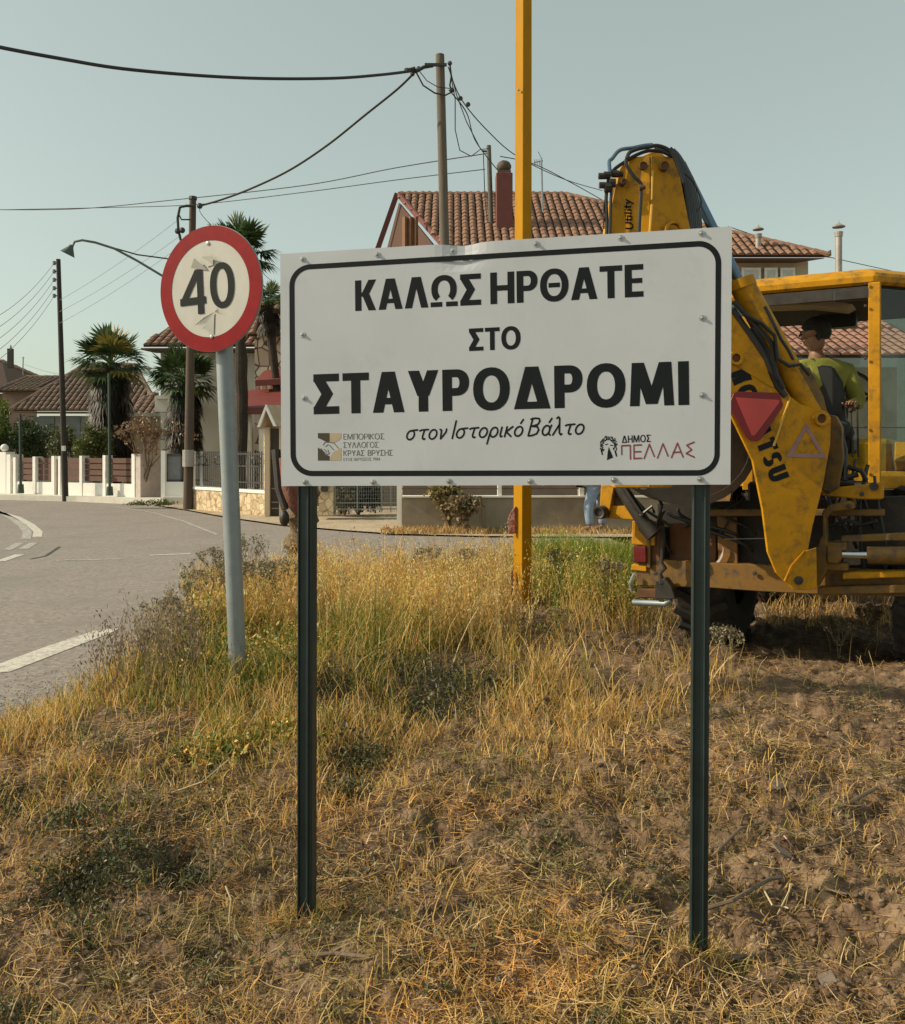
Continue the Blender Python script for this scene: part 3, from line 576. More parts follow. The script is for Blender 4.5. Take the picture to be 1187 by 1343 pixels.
for x_,y_ in ((1135,372),(1135,401),(1135,470),(1135,560),(1135,618)):
    MB().lathe(FP(x_,y_,.44),-fw,[(.012,0),(.011,.006),(.001,.008)],8).build('bolt',m_cast,mach)
for x_,y_ in ((860,752),(990,752),(920,752),(1090,775),(1150,773),(1112,664),(1130,648),(1087,645)):
    MB().lathe(FP(x_,y_,-.02 if y_>740 else -.24),-fw,[(.018,0),(.017,.012),(.001,.014)],6).build('bolt',m_cast,mach)
# stabiliser leg, left
mpoly([(788,636),(806,636),(800,668),(795,681),(786,678)],-.25,.09,'stabiliser_arm',m_mach)
mpoly([(795,663),(838,664),(842,683),(830,682),(793,679)],-.22,.08,'stabiliser_arm',m_mach)
mpoly([(800,640),(815,642),(825,664),(806,664)],-.17,.05,'stabiliser_arm',m_mach2)
mb=MB(); c=FP(788,672,-.30); mb.lathe(c,-fw,[(.001,.03),(.03,.03),(.032,.045),(.045,.05),(.052,.03),(.052,-.08)],20); mb.build('pivot_pin',m_cast,mach,smooth=True)
mb=MB(); mb.tube([FP(812,636,-.2),FP(846,688,-.2)],.055,14); mb.tube([FP(846,688,-.2),FP(858,702,-.2)],.07,10); mb.tube([FP(815,634,-.26),FP(843,676,-.26)],.014,6); mb.build('stabiliser_cylinder',m_cast,mach,smooth=True)
mb=MB(); mb.tube([FP(840,676,-.25),FP(855,664,-.25),FP(858,672,-.2)],.012,6); mb.tube([FP(858,640,-.1),FP(868,662,-.15),FP(862,690,-.12)],.013,6); mb.tube([FP(820,640,-.1),FP(845,668,-.1),FP(880,690,-.05)],.012,6); mb.build('hydraulic_hose',m_hose,mach,smooth=True)
# kingpost and swing frame at the right of the boom
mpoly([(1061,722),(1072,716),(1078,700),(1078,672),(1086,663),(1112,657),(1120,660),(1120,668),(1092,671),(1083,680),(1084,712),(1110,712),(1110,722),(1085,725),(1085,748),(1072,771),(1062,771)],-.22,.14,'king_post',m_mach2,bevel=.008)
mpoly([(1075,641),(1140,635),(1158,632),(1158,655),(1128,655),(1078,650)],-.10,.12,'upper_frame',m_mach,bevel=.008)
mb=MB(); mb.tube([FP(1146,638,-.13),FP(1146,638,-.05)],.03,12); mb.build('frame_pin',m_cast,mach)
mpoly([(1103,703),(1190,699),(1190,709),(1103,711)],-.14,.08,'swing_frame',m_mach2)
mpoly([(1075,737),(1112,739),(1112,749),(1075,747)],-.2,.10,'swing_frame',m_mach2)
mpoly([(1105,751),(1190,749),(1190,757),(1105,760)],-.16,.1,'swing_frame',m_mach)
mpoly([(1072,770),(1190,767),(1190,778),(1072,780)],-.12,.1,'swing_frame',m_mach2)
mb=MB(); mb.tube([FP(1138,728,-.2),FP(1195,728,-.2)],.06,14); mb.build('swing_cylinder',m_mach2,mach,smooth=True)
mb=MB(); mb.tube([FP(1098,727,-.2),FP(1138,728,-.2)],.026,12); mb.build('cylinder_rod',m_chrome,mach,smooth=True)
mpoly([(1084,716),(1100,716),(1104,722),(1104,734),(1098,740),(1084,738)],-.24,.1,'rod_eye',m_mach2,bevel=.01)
for pts,r in (([(1112,640),(1100,620),(1112,612),(1130,618),(1136,630)],.018),([(1090,615),(1105,628),(1125,622)],.02),([(1084,560),(1096,590),(1093,625),(1086,640)],.03),([(1092,570),(1106,600),(1104,640)],.016),([(1085,545),(1100,560),(1108,590),(1108,630)],.022),([(1090,690),(1110,682),(1130,688),(1150,683)],.014),([(1075,630),(1095,632),(1120,634)],.03)):
    mb=MB(); mb.tube([FP(x,y,-.02-.03*(i%2)) for i,(x,y) in enumerate(pts)],r,8); mb.build('hydraulic_hose',m_hose,mach,smooth=True)
mpoly([(1084,543),(1096,545),(1104,560),(1106,600),(1100,640),(1084,648),(1078,640),(1086,600)],-.12,.12,'boom_base_plate',m_mach2)
mb=MB(); mb.box(T(1.3,.35,1.12),(.9,.3,.28),rz=R(-30)); mb.build('valve_block',m_cast,mach,bevel=.02)
# boom: two side plates with box between, in a plane square to the view
BD=6.12
def BPt(x,y,off=0): return P(x,y,BD+off)
boom_o=[(1047,774),(1036,770),(1018,751),(1007,724),(1000,668),(987,604),(960,548),(930,480),(890,380),(858,290),(838,235),(842,205),(862,196),(884,214),(905,262),(930,335),(960,408),(1000,465),(1037,520),(1050,530),(1067,536),(1083,539),(1090,551),(1089,583),(1080,635),(1066,690),(1060,722)]
mb=MB(); mb.prism([BPt(x,y) for x,y in boom_o],(0,.03,0)); boom=mb.build('boom_plate',m_mach,mach,bevel=.004)
mb=MB(); mb.prism([BPt(x,y,.30) for x,y in boom_o],(0,.03,0)); mb.build('boom_plate',m_mach,mach,bevel=.004)
# lower web between the plates, following the lower/left edge
lw=boom_o[1:11]; mb=MB(); vs=[]
for x,y in lw: vs+=[BPt(x+3,y,.03),P(x+3,y,BD+.30)]
mb.add(vs,[(2*i,2*i+1,2*i+3,2*i+2) for i in range(len(lw)-1)]); mb.build('boom_web',m_cast,mach)
up_=[(1067,545),(1037,535),(1000,490),(960,432),(930,365),(905,300)]; mb=MB(); vs=[]
for x,y in up_: vs+=[BPt(x,y,.03),P(x,y,BD+.30)]
mb.add(vs,[(2*i,2*i+1,2*i+3,2*i+2) for i in range(len(up_)-1)]); mb.build('boom_web',m_mach2,mach)
mb=MB(); mb.prism([BPt(x,y,-.012) for x,y in ((1031,761),(1040,744),(1058,722),(1071,718),(1072,771),(1060,774),(1040,774))],(0,.012,0)); mb.build('gusset',m_mach,mach,bevel=.004)
mb=MB(); mb.tube([BPt(1029,762,-.014),BPt(1038,742,-.014),BPt(1056,722,-.014)],.007,6); mb.build('weld_ridge_bead',m_mach,mach)
for (x,y,r) in ((1075.5,549,.052),(964,470,.048)):
    mb=MB(); mb.lathe(BPt(x,y),(0,-1,0),[(r,-.0),(r,.035),(r*.62,.035),(r*.58,.0)],24); mb.build('boss',m_mach,mach,smooth=True)
    mb=MB(); mb.lathe(BPt(x,y),(0,-1,0),[(r*.6,.0),(r*.6,.018),(.001,.018)],20); mb.build('pivot_pin',m_rust,mach)
mb=MB(); mb.lathe(BPt(1047,761,-.012),(0,-1,0),[(.03,0),(.03,.012),(.001,.016)],16); mb.build('pivot_pin',m_cast,mach)
mb=MB(); mb.tube([BPt(1036,522,-.006),BPt(1015,585,-.006)],.008,6); mb.build('weld_ridge_bead',mat('bright_yellow_edge',(.62,.38,.06),.5),mach)  # thin rod on the plate in a brighter yellow
mb=MB(); mb.prism([BPt(x,y,-.006) for x,y in ((962,462),(1013,500),(1018,507),(1012,508),(962,478))],(0,.006,0)); mb.build('stiffener_plate',m_mach,mach,bevel=.003)
# boom brand lettering
def btext(s_,w,x0,y0,x1,y1,hgt,name,gap=.12,m=m_black,off=-.004):
    Wd,pol=text2d(s_,w,gap); O=BPt(x0,y0,off); E_=BPt(x1,y1,off)-O; ex=E_/Wd; ey=Vector((-E_.z,0,E_.x)).normalized()*(hgt/F*BD)
    return put(pol,O,ex,ey,Vector((0,-1,0)),name,m,mach,eps=.0002)
btext('KOMATSU',.30,957,490,1012,634,25,'brand_lettering',.13)
# slow vehicle triangle
m_tri=mat('fluorescent_red',(.62,.075,.07),.5,var=.08); m_trid=mat('dark_red_edge',(.20,.008,.015),.4,var=.1)
mb=MB(); mb.prism([BPt(x,y,-.035) for x,y in ((962,516),(966,513.5),(1019,515),(1023,517),(1027.5,531),(1025,536),(998,576),(993,579),(984,577),(979,573),(958.5,536),(958.5,525))],(0,.012,0)); tri=mb.build('slow_vehicle_triangle',m_trid,mach,bevel=.002)
mb=MB(); mb.prism([BPt(x,y,-.039) for x,y in ((965,521),(1022,524.5),(1022,528),(990,571),(986,571))],(0,.003,0)); mb.build('triangle_face',m_tri,tri)
mb=MB(); mb.bar(BPt(990,545,-.02),BPt(990,545,.0),.03,.1); mb.build('bracket',m_cast,tri)
m_pur=mat('faded_purple_print',(.30,.17,.17),.6,var=.2)
o3=[(1057.5,554),(1084,601),(1031,599.5)]; i3=[(1057.5,564),(1076,595.5),(1041,594.5)]
mb=MB(); mb.add([BPt(x,y,-.004) for x,y in o3+i3],[(0,1,4,3),(1,2,5,4),(2,0,3,5)]); mb.build('triangle_sticker',m_pur,mach)
# dipper arm in front of the boom, upright behind the board
DD=5.75
def DP(x,y,off=0): return P(x,y,DD+off)
left=[(812,222),(820,210),(826,206),(853,204),(853,640),(806,640),(792,420),(797,300)]
mb=MB(); mb.prism([DP(x,y,.05 if x<850 else 0) for x,y in left],(0,.22,0)); mb.build('dipper_arm',m_mach,mach,bevel=.006)
right_=[(853.5,204),(883,205),(890,222),(898,262),(906,303),(915,420),(905,600),(880,640),(853.5,640)]
mb=MB(); mb.prism([DP(x,y,0 if x<860 else .06) for x,y in right_],(0,.22,0)); mb.build('dipper_arm',m_mach,mach,bevel=.006)
mb=MB(); mb.tube([DP(856,224,-.012),DP(855,262,-.012)],.007,6); mb.tube([DP(855,268,-.012),DP(852,310,-.012)],.009,6); mb.build('weld_ridge_bead',mat('bright_yellow_edge',(.62,.38,.06),.5),mach)  # ridge highlight painted as thin rods of brighter yellow
for x,y,r in ((843.5,217,.026),(871.5,217.5,.030),(818,238,.02)):
    mb=MB(); mb.lathe(DP(x,y,-.003),(0,-1,0),[(r,-.05),(r,.008),(r*.7,.01),(r*.62,.004),(.001,.004)],18); mb.build('pivot_pin',m_rust,mach,smooth=True)
mb=MB(); mb.lathe(DP(882,303,.0),(0,-1,0),[(.055,0),(.055,.05),(.04,.05),(.04,.0)],20); mb.build('boss',m_mach,mach,smooth=True)
Uw,pol=0,[]
for l in ([(0,1),(0,.3),(.15,0),(.4,0),(.55,.3),(.55,1)],[(.85,.95),(.85,.1),(1.0,0)],[(.7,.65),(1.05,.65)],[(1.2,.65),(1.2,0)],[(1.2,.9),(1.2,.95)],[(1.5,1),(1.5,0)],[(1.8,.65),(1.8,0)],[(1.8,.9),(1.8,.95)],[(2.1,.95),(2.1,.1),(2.25,0)],[(1.95,.65),(2.3,.65)],[(2.45,.65),(2.6,.05)],[(2.8,.65),(2.45,-.35)]): pol+=stroke(l,.17,n=6)
O=DP(830,300,.026); ex=(DP(827,262,.026)-O)/2.8; ey=Vector((-1,0,.05))*.045; put(pol,O,ex,ey,Vector((0,-1,0)),'model_lettering',m_black,mach,eps=.0002)
# pipes and hoses over the dipper head
def hose(pts,r,off,name='hydraulic_hose',m=None):
    mb=MB()
    # smooth path
    q=[DP(x,y,off) for x,y in pts]; s_=[]
    for i in range(len(q)-1):
        p0=q[max(i-1,0)];p1=q[i];p2=q[i+1];p3=q[min(i+2,len(q)-1)]
        for k in range(5):
            t=k/5; s_.append(.5*((2*p1)+(p2-p0)*t+(2*p0-5*p1+4*p2-p3)*t*t+(3*p1-p0-3*p2+p3)*t**3))
    s_.append(q[-1]); mb.tube(s_,r,8); return mb.build(name,m or m_hose,mach,smooth=True)
hose([(801,232),(799,213),(803,208),(813,197),(830,194),(845,191),(856,190)],.013,.02,'steel_pipe',m_bluerod)
hose([(822,208),(826,200),(838,195),(850,193),(862,191),(876,196),(884,206),(890,220),(897,240)],.013,-.03)
hose([(800,232),(806,222),(820,212),(833,204),(850,198),(868,199),(882,206)],.012,.03)
hose([(821,209),(822,217),(832,232),(840,240),(841,250),(838,310),(836,420)],.012,-.06)
hose([(798,235),(795,260),(796,300),(792,360)],.012,.05); hose([(803,235),(801,265),(800,300),(797,360)],.010,.02); hose([(808,238),(806,262),(804,300),(800,360)],.014,.10)
hose([(795,258),(792,270),(792,300)],.006,.05)
for k in range(7): hose([(858+k*4,197-(k%2)*2),(876+k*2.4,200+k),(890+k*2.2,216+k*2),(898+k*2,245),(902+k*2.5,275+k*2),(905+k*2.2,320)],.018,.10+.03*k)
hose([(896,226),(908,237),(916,252),(920,265),(918,272),(914,277)],.005,.1)
for x,y,r in ((788,231,.022),(795,230,.026),(789,243,.022),(796,246,.034),(802,240,.03),(806,228,.025),(812,228,.02)):
    mb=MB(); mb.tube([DP(x-3,y,.02),DP(x+5,y,.02)],r,8); mb.build('valve_fitting',m_cast,mach)
mb=MB(); mb.tube([DP(838,247,-.07),DP(846,245,-.07)],.016,10); mb.build('hose_clamp',m_rust,mach)
# crowd cylinder on the boom
mb=MB(); mb.tube([P(893,215,BD+.08),P(971,372,BD+.10)],.036,14); mb.build('cylinder_rod',m_bluerod,mach,smooth=True)
mb=MB(); mb.tube([P(970,366,BD+.10),P(974,378,BD+.10)],.10,16); mb.tube([P(972,372,BD+.10),P(1074,556,BD+.10)],.088,18); mb.build('crowd_cylinder',m_mach,mach,smooth=True)
for pts,r,o_ in (([(960,405),(985,440),(1005,470),(1018,505),(1030,520)],.022,.0),([(962,395),(990,425),(1012,450),(1018,490),(1028,510)],.018,-.02),([(1003,402),(1012,420),(1024,445),(1034,460),(1040,472)],.014,.02),([(975,412),(1000,425),(1016,440),(1020,470),(1035,480),(1050,478),(1062,492)],.014,-.05),([(985,430),(1000,455),(1012,485),(1020,508)],.03,.04),([(970,425),(992,462),(1008,490)],.03,.06)):
    mb=MB(); mb.tube([P(x,y,BD+o_) for x,y in pts],r,8); mb.build('hydraulic_hose',m_hose,mach,smooth=True)
mb=MB(); mb.prism([P(x,y,BD+.02) for x,y in ((1036,482),(1062,482),(1080,520),(1086,545),(1070,548))],(0,.02,0)); mb.build('guard_plate',m_mach2,mach)
# digging bucket behind the board
mb=MB(); prof=[]
cx_,cy_=905,580
outer=[(cx_+90*math.cos(R(a)),cy_+84*math.sin(R(a))) for a in range(-60,140,12)]
inner=[(cx_+80*math.cos(R(a)),cy_+74*math.sin(R(a))) for a in range(130,-61,-12)]
mb.prism([P(x,y,6.55) for x,y in outer+inner],(0,.5,0)); bk=mb.build('digging_bucket',m_bucket,mach,smooth=False)
side=[(cx_+84*math.cos(R(a)),cy_+78*math.sin(R(a))) for a in range(-60,140,12)]
for o_ in (.0,.47):
    mb=MB(); mb.prism([P(x,y,6.56+o_) for x,y in side],(0,.02,0)); mb.build('side_plate',m_bucket,bk)
for k in range(4):
    mb=MB(); mb.bar(P(838,640,6.6+.13*k),P(818,612,6.58+.13*k),.05,.03); mb.build('tooth',m_bucket,bk,bevel=.004)
# ------------------------------------------------------------------ people
def skin(name,pts,edges,rad,m,parent,sub=1):
    L=rootloc(parent); me=bpy.data.meshes.new(name+'_cage'); me.from_pydata([tuple(Vector(p)-L) for p in pts],edges,[])
    o=bpy.data.objects.new(name+'_cage',me); C.objects.link(o); sm=o.modifiers.new('s','SKIN'); sm.use_smooth_shade=True
    for i,v in enumerate(me.skin_vertices[0].data): v.radius=(rad[i],rad[i]*.92) if not hasattr(rad[i],'__len__') else rad[i]; v.use_root=(i==0)
    sb=o.modifiers.new('b','SUBSURF'); sb.levels=sub; sb.render_levels=sub
    dg=bpy.context.evaluated_depsgraph_get(); dg.update(); ev=o.evaluated_get(dg); m2=bpy.data.meshes.new_from_object(ev); m2.name=name
    bpy.data.objects.remove(o); m2.materials.clear(); r=link(name,m2,m,parent,True); return r
m_skin=mat('skin',(.27,.14,.085),.55,var=.08,scale=20); m_hair=mat('dark_hair',(.012,.010,.009),.6,var=.3,scale=40,bump=.6,bscale=120)
def head(c,r,face,parent,hairy=True):
    """c head centre, face = direction looked at"""
    face=Vector(face).normalized(); up=Vector((0,0,1)); sd=up.cross(face).normalized(); up=face.cross(sd)
    pts=[c-up*r*1.25-face*r*.15,c-up*r*.55,c+up*r*.15-face*r*.1,c+up*r*.45-face*r*.15,c-up*r*.62+face*r*.55,c-up*r*.02+face*r*.62,c-up*r*.24+face*r*.90,c-up*r*.5+face*r*.80,c+sd*r*.78-face*r*.05,c-sd*r*.78-face*r*.05]
    rad=[r*.45,r*.62,r*.86,r*.80,r*.40,r*.36,r*.10,r*.16,r*.16,r*.16]
    h=skin('head',pts,[(0,1),(1,2),(2,3),(1,4),(2,5),(5,6),(1,7),(2,8),(2,9)],rad,m_skin,parent,2)
    for s_ in(-1,1):
        MB().ball(c+face*r*.90+sd*s_*r*.32+up*r*.06,r*.09,8).build('eye',mat('eye_dark',(.02,.015,.01),.2),h,smooth=True)
        MB().bar(c+face*r*.84+sd*s_*r*.16+up*r*.26,c+face*r*.76+sd*s_*r*.5+up*r*.26,.012,.008).build('eyebrow',m_hair,h)
    MB().bar(c+face*r*.93-sd*r*.2-up*r*.52,c+face*r*.93+sd*r*.2-up*r*.52,.012,.006).build('mouth',mat('lip',(.25,.09,.07),.5),h)
    mb=MB(); mb.ball((0,0,0),1,22); rq=random.Random(5); nv=[]
    for v in mb.v:
        v=Vector(v); a,b_,e=v.dot(face),v.dot(up),v.dot(sd); k=1.0+rq.uniform(-.035,.035)
        if a>.42 and b_<.30: k=.70
        elif a>.05 and b_<-.05: k=.74
        elif b_<-.72: k=.80
        nv.append(tuple(c-face*r*.14+up*r*.16+(face*a*1.0+up*b_*1.0+sd*e*.95)*r*k))
    mb.v=nv; mb.build('hair',m_hair,parent,smooth=True)
def fingers(pts,edges,rad,wi,d,side,L=.075):
    """five finger chains from wrist vertex index wi along d"""
    d=Vector(d).normalized(); side=Vector(side).normalized(); w_=pts[wi]; dn=d.cross(side)
    pts.append(w_+d*.07); edges.append((wi,len(pts)-1)); rad.append((.040,.018)); pi=len(pts)-1
    for k,(o_,l) in enumerate(((-.03,.85),(-.01,1.0),(.01,.95),(.03,.75))):
        a=len(pts); pts.append(w_+d*.10+side*o_); pts.append(w_+d*(.10+L*.5*l)+side*o_*1.1+dn*.01); pts.append(w_+d*(.10+L*.85*l)+side*o_*1.1+dn*.035)
        edges+= [(pi,a),(a,a+1),(a+1,a+2)]; rad+=[.010,.009,.008]
    a=len(pts); pts.append(w_+d*.045+side*-.045); pts.append(w_+d*.085+side*-.06+dn*.02); edges+=[(pi,a),(a,a+1)]; rad+=[.011,.009]
m_jean=mat('pale_denim',(.22,.29,.40),.85,var=.18,scale=14,bump=.4,bscale=25); m_shirt=mat('pale_green_shirt',(.42,.48,.36),.85,var=.15,scale=9,bump=.4,bscale=14)
m_viz=mat('lime_workwear',(.27,.26,.05),.8,var=.2,scale=7,bump=.6,bscale=12); m_boot=mat('tan_shoes',(.22,.13,.07),.7)
# worker bending over behind the verge
d=16.75; ft=P(768,690,d); gz=RZ+.03
wk=thing('person',Vector((ft.x,ft.y,gz)),'person in pale blue jeans and light green shirt bending over beyond the verge','person')
fx,fy=ft.x,ft.y
def Wp(dx,dy,z): return Vector((fx+dx,fy+dy,gz+z))
pts=[Wp(.22,.1,.90),Wp(.0,.08,1.02),Wp(-.3,.05,1.10),Wp(-.48,.03,1.10),Wp(-.62,.02,1.08)]
edges=[(0,1),(1,2),(2,3),(3,4)]; rad=[.15,.14,.155,.07,.06]
def addc(start,chain,rr):
    i=start
    for p,r in zip(chain,rr): pts.append(p); rad.append(r); edges.append((i,len(pts)-1)); i=len(pts)-1
    return i
addc(0,[Wp(.16,-.03,.84),Wp(.03,-.06,.48),Wp(.08,-.04,.08),Wp(-.10,-.06,.04)],[.10,.065,.045,.04])
addc(0,[Wp(.30,.2,.84),Wp(.34,.18,.48),Wp(.36,.2,.08),Wp(.20,.18,.04)],[.10,.065,.045,.04])
e_=addc(2,[Wp(-.34,-.16,1.05),Wp(-.50,-.18,.98),Wp(-.68,-.12,.93)],[.06,.042,.03]); fingers(pts,edges,rad,e_,(-1,.1,-.15),(.1,1,0))
e_=addc(2,[Wp(-.34,.26,1.05),Wp(-.50,.26,.98),Wp(-.68,.16,.93)],[.06,.042,.03]); fingers(pts,edges,rad,e_,(-1,-.1,-.15),(.1,-1,0))
skin('body',pts,edges,rad,m_skin,wk,1)
skin('trousers',[Wp(.2,.09,.94),Wp(.16,-.03,.84),Wp(.04,-.06,.48),Wp(.08,-.04,.10),Wp(.30,.2,.84),Wp(.34,.18,.48),Wp(.36,.2,.10)],[(0,1),(1,2),(2,3),(0,4),(4,5),(5,6)],[.175,.135,.105,.085,.135,.10,.085],m_jean,wk,1)
skin('shirt',[Wp(.12,.09,.98),Wp(-.1,.06,1.06),Wp(-.34,.05,1.10),Wp(-.34,-.17,1.05),Wp(-.50,-.18,.98),Wp(-.34,.27,1.05),Wp(-.50,.26,.98),Wp(-.12,.0,.86)],[(0,1),(1,2),(2,3),(3,4),(2,5),(5,6),(1,7)],[.17,.17,.17,.09,.065,.09,.065,.10],m_shirt,wk,1)
for q in ((.08,-.04),(.36,.2)):
    skin('shoe',[Wp(q[0],q[1],.06),Wp(q[0]-.12,q[1]-.02,.045),Wp(q[0]-.19,q[1]-.03,.035)],[(0,1),(1,2)],[.055,.05,.035],m_boot,wk,1)
head(Wp(-.74,.02,1.06),.115,(-.6,-.1,-.75),wk)
# operator in the cab
hc=FP(1068,438,1.05)
op=thing('person',Vector((hc.x,hc.y,1.18)),'machine operator in lime green workwear sitting in the cab, head turned left','person')
def Op(dx,dy,dz): return hc+Vector((dx,dy,dz))
rtv=Vector((.95,.3,0))
pts=[Op(.08,.05,-.78),Op(.08,.03,-.55),Op(.07,.02,-.32),Op(.03,.01,-.2),Op(.0,0,-.1)]; rad=[.15,.14,.15,.065,.055]; edges=[(0,1),(1,2),(2,3),(3,4)]
addc(0,[Op(-.05,-.15,-.85),Op(-.28,-.38,-.85),Op(-.3,-.45,-1.22),Op(-.36,-.56,-1.26)],[.09,.065,.045,.04])
addc(0,[Op(.16,-.2,-.85),Op(-.05,-.48,-.85),Op(-.08,-.55,-1.22),Op(-.14,-.66,-1.26)],[.09,.065,.045,.04])
e1_=addc(2,[Op(-.12,-.05,-.33),Op(-.22,-.16,-.56),Op(-.24,-.36,-.6)],[.07,.05,.035]); fingers(pts,edges,rad,e1_,(0,-1,-.1),(1,0,0))
e2_=addc(2,[Op(.28,.0,-.35),Op(.34,-.1,-.6),Op(.16,-.3,-.62)],[.07,.05,.035]); fingers(pts,edges,rad,e2_,(-.3,-1,-.1),(1,-.3,0))
skin('body',pts,edges,rad,m_skin,op,1)
skin('work_jacket',[Op(.08,.05,-.76),Op(.08,.03,-.55),Op(.07,.02,-.30),Op(-.12,-.04,-.30),Op(-.22,-.15,-.56),Op(-.24,-.30,-.6),Op(.28,.0,-.32),Op(.34,-.1,-.6),Op(.2,-.25,-.62),Op(.05,.02,-.22)],[(0,1),(1,2),(2,3),(3,4),(4,5),(2,6),(6,7),(7,8),(2,9)],[.17,.165,.165,.10,.075,.055,.10,.075,.055,.085],m_viz,op,1)
skin('trousers',[Op(.08,.05,-.82),Op(-.05,-.15,-.85),Op(-.28,-.38,-.85),Op(-.3,-.45,-1.18),Op(.16,-.2,-.85),Op(-.05,-.48,-.85),Op(-.08,-.55,-1.18)],[(0,1),(1,2),(2,3),(0,4),(4,5),(5,6)],[.17,.12,.09,.075,.12,.09,.075],mat('dark_trousers',(.03,.035,.045),.85),op,1)
head(hc,.125,(-.93,.25,-.12),op)
# ------------------------------------------------------------------ tiled roofs
m_tile=mat('clay_tiles',(.23,.125,.08),.85,var=.4,scale=7,dirt=(.20,.12,.085),dscale=1.6,dth=.58)
m_tileD=mat('weathered_tiles',(.17,.11,.078),.9,var=.45,scale=7,dirt=(.13,.095,.075),dscale=1.2,dth=.52)
def tile_mesh(wt,lt,h,ns=4):
    prof=[(wt*(-.5+i/ns),h*math.cos(math.pi*(-.5+i/ns))) for i in range(ns+1)]
    vs=[]; fs=[]
    vs+= [(a,0,b+h*.35) for a,b in prof]; vs+=[(a*.92,lt*1.08,b*.9) for a,b in prof]; vs+=[(a,0,-h*.2) for a,b in prof]
    n=ns+1
    for i in range(ns): fs+= [(i,i+1,n+i+1,n+i),(2*n+i,2*n+i+1,i+1,i)]
    return vs,fs
def inpoly(x,y,poly):
    c=False; j=len(poly)-1
    for i in range(len(poly)):
        if (poly[i][1]>y)!=(poly[j][1]>y) and x<(poly[j][0]-poly[i][0])*(y-poly[i][1])/(poly[j][1]-poly[i][1])+poly[i][0]: c=not c
        j=i
    return c
def roof(poly,parent,wt=.24,lt=.33,h=.05,m=None,name='roof_tiles',individual=False):
    """poly: 3D planar, poly[0]->poly[1] is the eave. base sheet + rows of barrel tiles"""
    poly=[Vector(p) for p in poly]; m=m or m_tile
    ux=(poly[1]-poly[0]).normalized(); nn=(ux.cross(poly[2]-poly[0])).normalized(); 
    if nn.z<0: nn=-nn
    vy=nn.cross(ux).normalized()
    if vy.z<0: vy=-vy
    O=poly[0]; p2=[((p-O).dot(ux),(p-O).dot(vy)) for p in poly]
    mb=MB(); mb.prism(poly,-nn*.08); base=mb.build('roof',mat('roof_underlay',(.045,.026,.018),.95),parent)
    x0=min(p[0] for p in p2); x1=max(p[0] for p in p2); y1=max(p[1] for p in p2); tv,tf=tile_mesh(wt*.84,lt,h)
    mt=MB(); L=rootloc(parent); cnt=0; tm=None
    Mx=Matrix((ux,vy,nn)).transposed()
    r=0
    while r*lt<y1+.1:
        c=int(x0/wt)-1
        while c*wt<x1+wt:
            x=(c+.5)*wt; y=r*lt
            if inpoly(x,min(y+lt*.5,y1-.02),p2):
                jx=random.uniform(-.008,.008); jz=random.uniform(-.004,.008); ja=random.uniform(-.012,.012)
                o3_=O+ux*(x+jx)+vy*(y-.05)+nn*(.02+jz)
                if individual and cnt<300:
                    if tm is None:
                        t0=MB(); t0.add(tv,tf); tm=t0.mesh('tile'); tm.materials.append(m)
                    ob=bpy.data.objects.new('tile',tm); C.objects.link(ob); ob.parent=base
                    ob.matrix_local=Matrix.Translation(o3_-L)@(Mx@Matrix.Rotation(ja,3,'Z')).to_4x4(); cnt+=1
                else: mt.add([o3_+Mx@Vector(v) for v in tv],tf)
            c+=1
        r+=1
    if mt.v: mt.build(name,m,base,kind='stuff')
    return base
def ridge(a,b,parent,r=.09,m=None,dark=False):
    a=Vector(a); b=Vector(b); n=max(2,int((b-a).length/.4)); mb=MB()
    for i in range(n):
        p=a.lerp(b,i/n); q=a.lerp(b,(i+1.12)/n); mb.tube([p,q],[r,r*.82],8)
    mb.build('ridge_tiles',m or m_tile,parent)
# ---- big house behind the board
m_wallb=mat('beige_render',(.52,.42,.30),.9,var=.08,scale=1.5,dirt=(.40,.32,.23),dscale=1.5); m_wallw=mat('white_render',(.78,.74,.66),.85,var=.05,scale=2,dirt=(.62,.57,.5),dscale=1.6,dth=.6)
m_win=mat('window_glass',(.10,.12,.13),.12,var=.3,scale=2,spec=.6); m_frame=mat('white_window_frame',(.75,.73,.68),.5)
m_red=mat('red_painted_board',(.14,.04,.032),.7,var=.15); m_wood=mat('brown_wood_cladding',(.075,.032,.016),.8,var=.3,scale=9,stretch=(8,8,.6)); m_brownp=mat('brown_shutters',(.22,.11,.055),.6,var=.2)
hd=28.0
h3=thing('gable_house',P(760,650,hd),'large house with tiled hip roof and red chimney rising behind the board','house')
ra=P(522,257,hd+1.0); rb=P(742,254,hd+1.6); ec=P(1085,337,hd-.6)
el=P(470,347,hd-2.5)   # eave left of the front slope
rs=[Vector((el.x+1.2,hd-3.2,7.35)),Vector((ec.x,hd-3.2,7.35)),Vector((rb.x,hd+1.6,rb.z)),Vector((ra.x,hd+1.6,ra.z))]
rs[1]=P(1086,334,hd-3.2); z_e=rs[1].z; rs[0]=Vector((P(600,0,hd-3.2).x-.1,hd-3.2,z_e)); 
rs[2]=P(742,255,hd+1.6); rs[3]=Vector((P(523,0,hd+1.6).x,hd+1.6,rs[2].z))
rs.insert(0,Vector((P(572,0,hd-3.2).x,hd-3.2,z_e))) if False else None
roof(rs,h3,.235,.33,.05)
ridge(rs[3],rs[2],h3,.10); ridge(rs[2],rs[1],h3,.10)
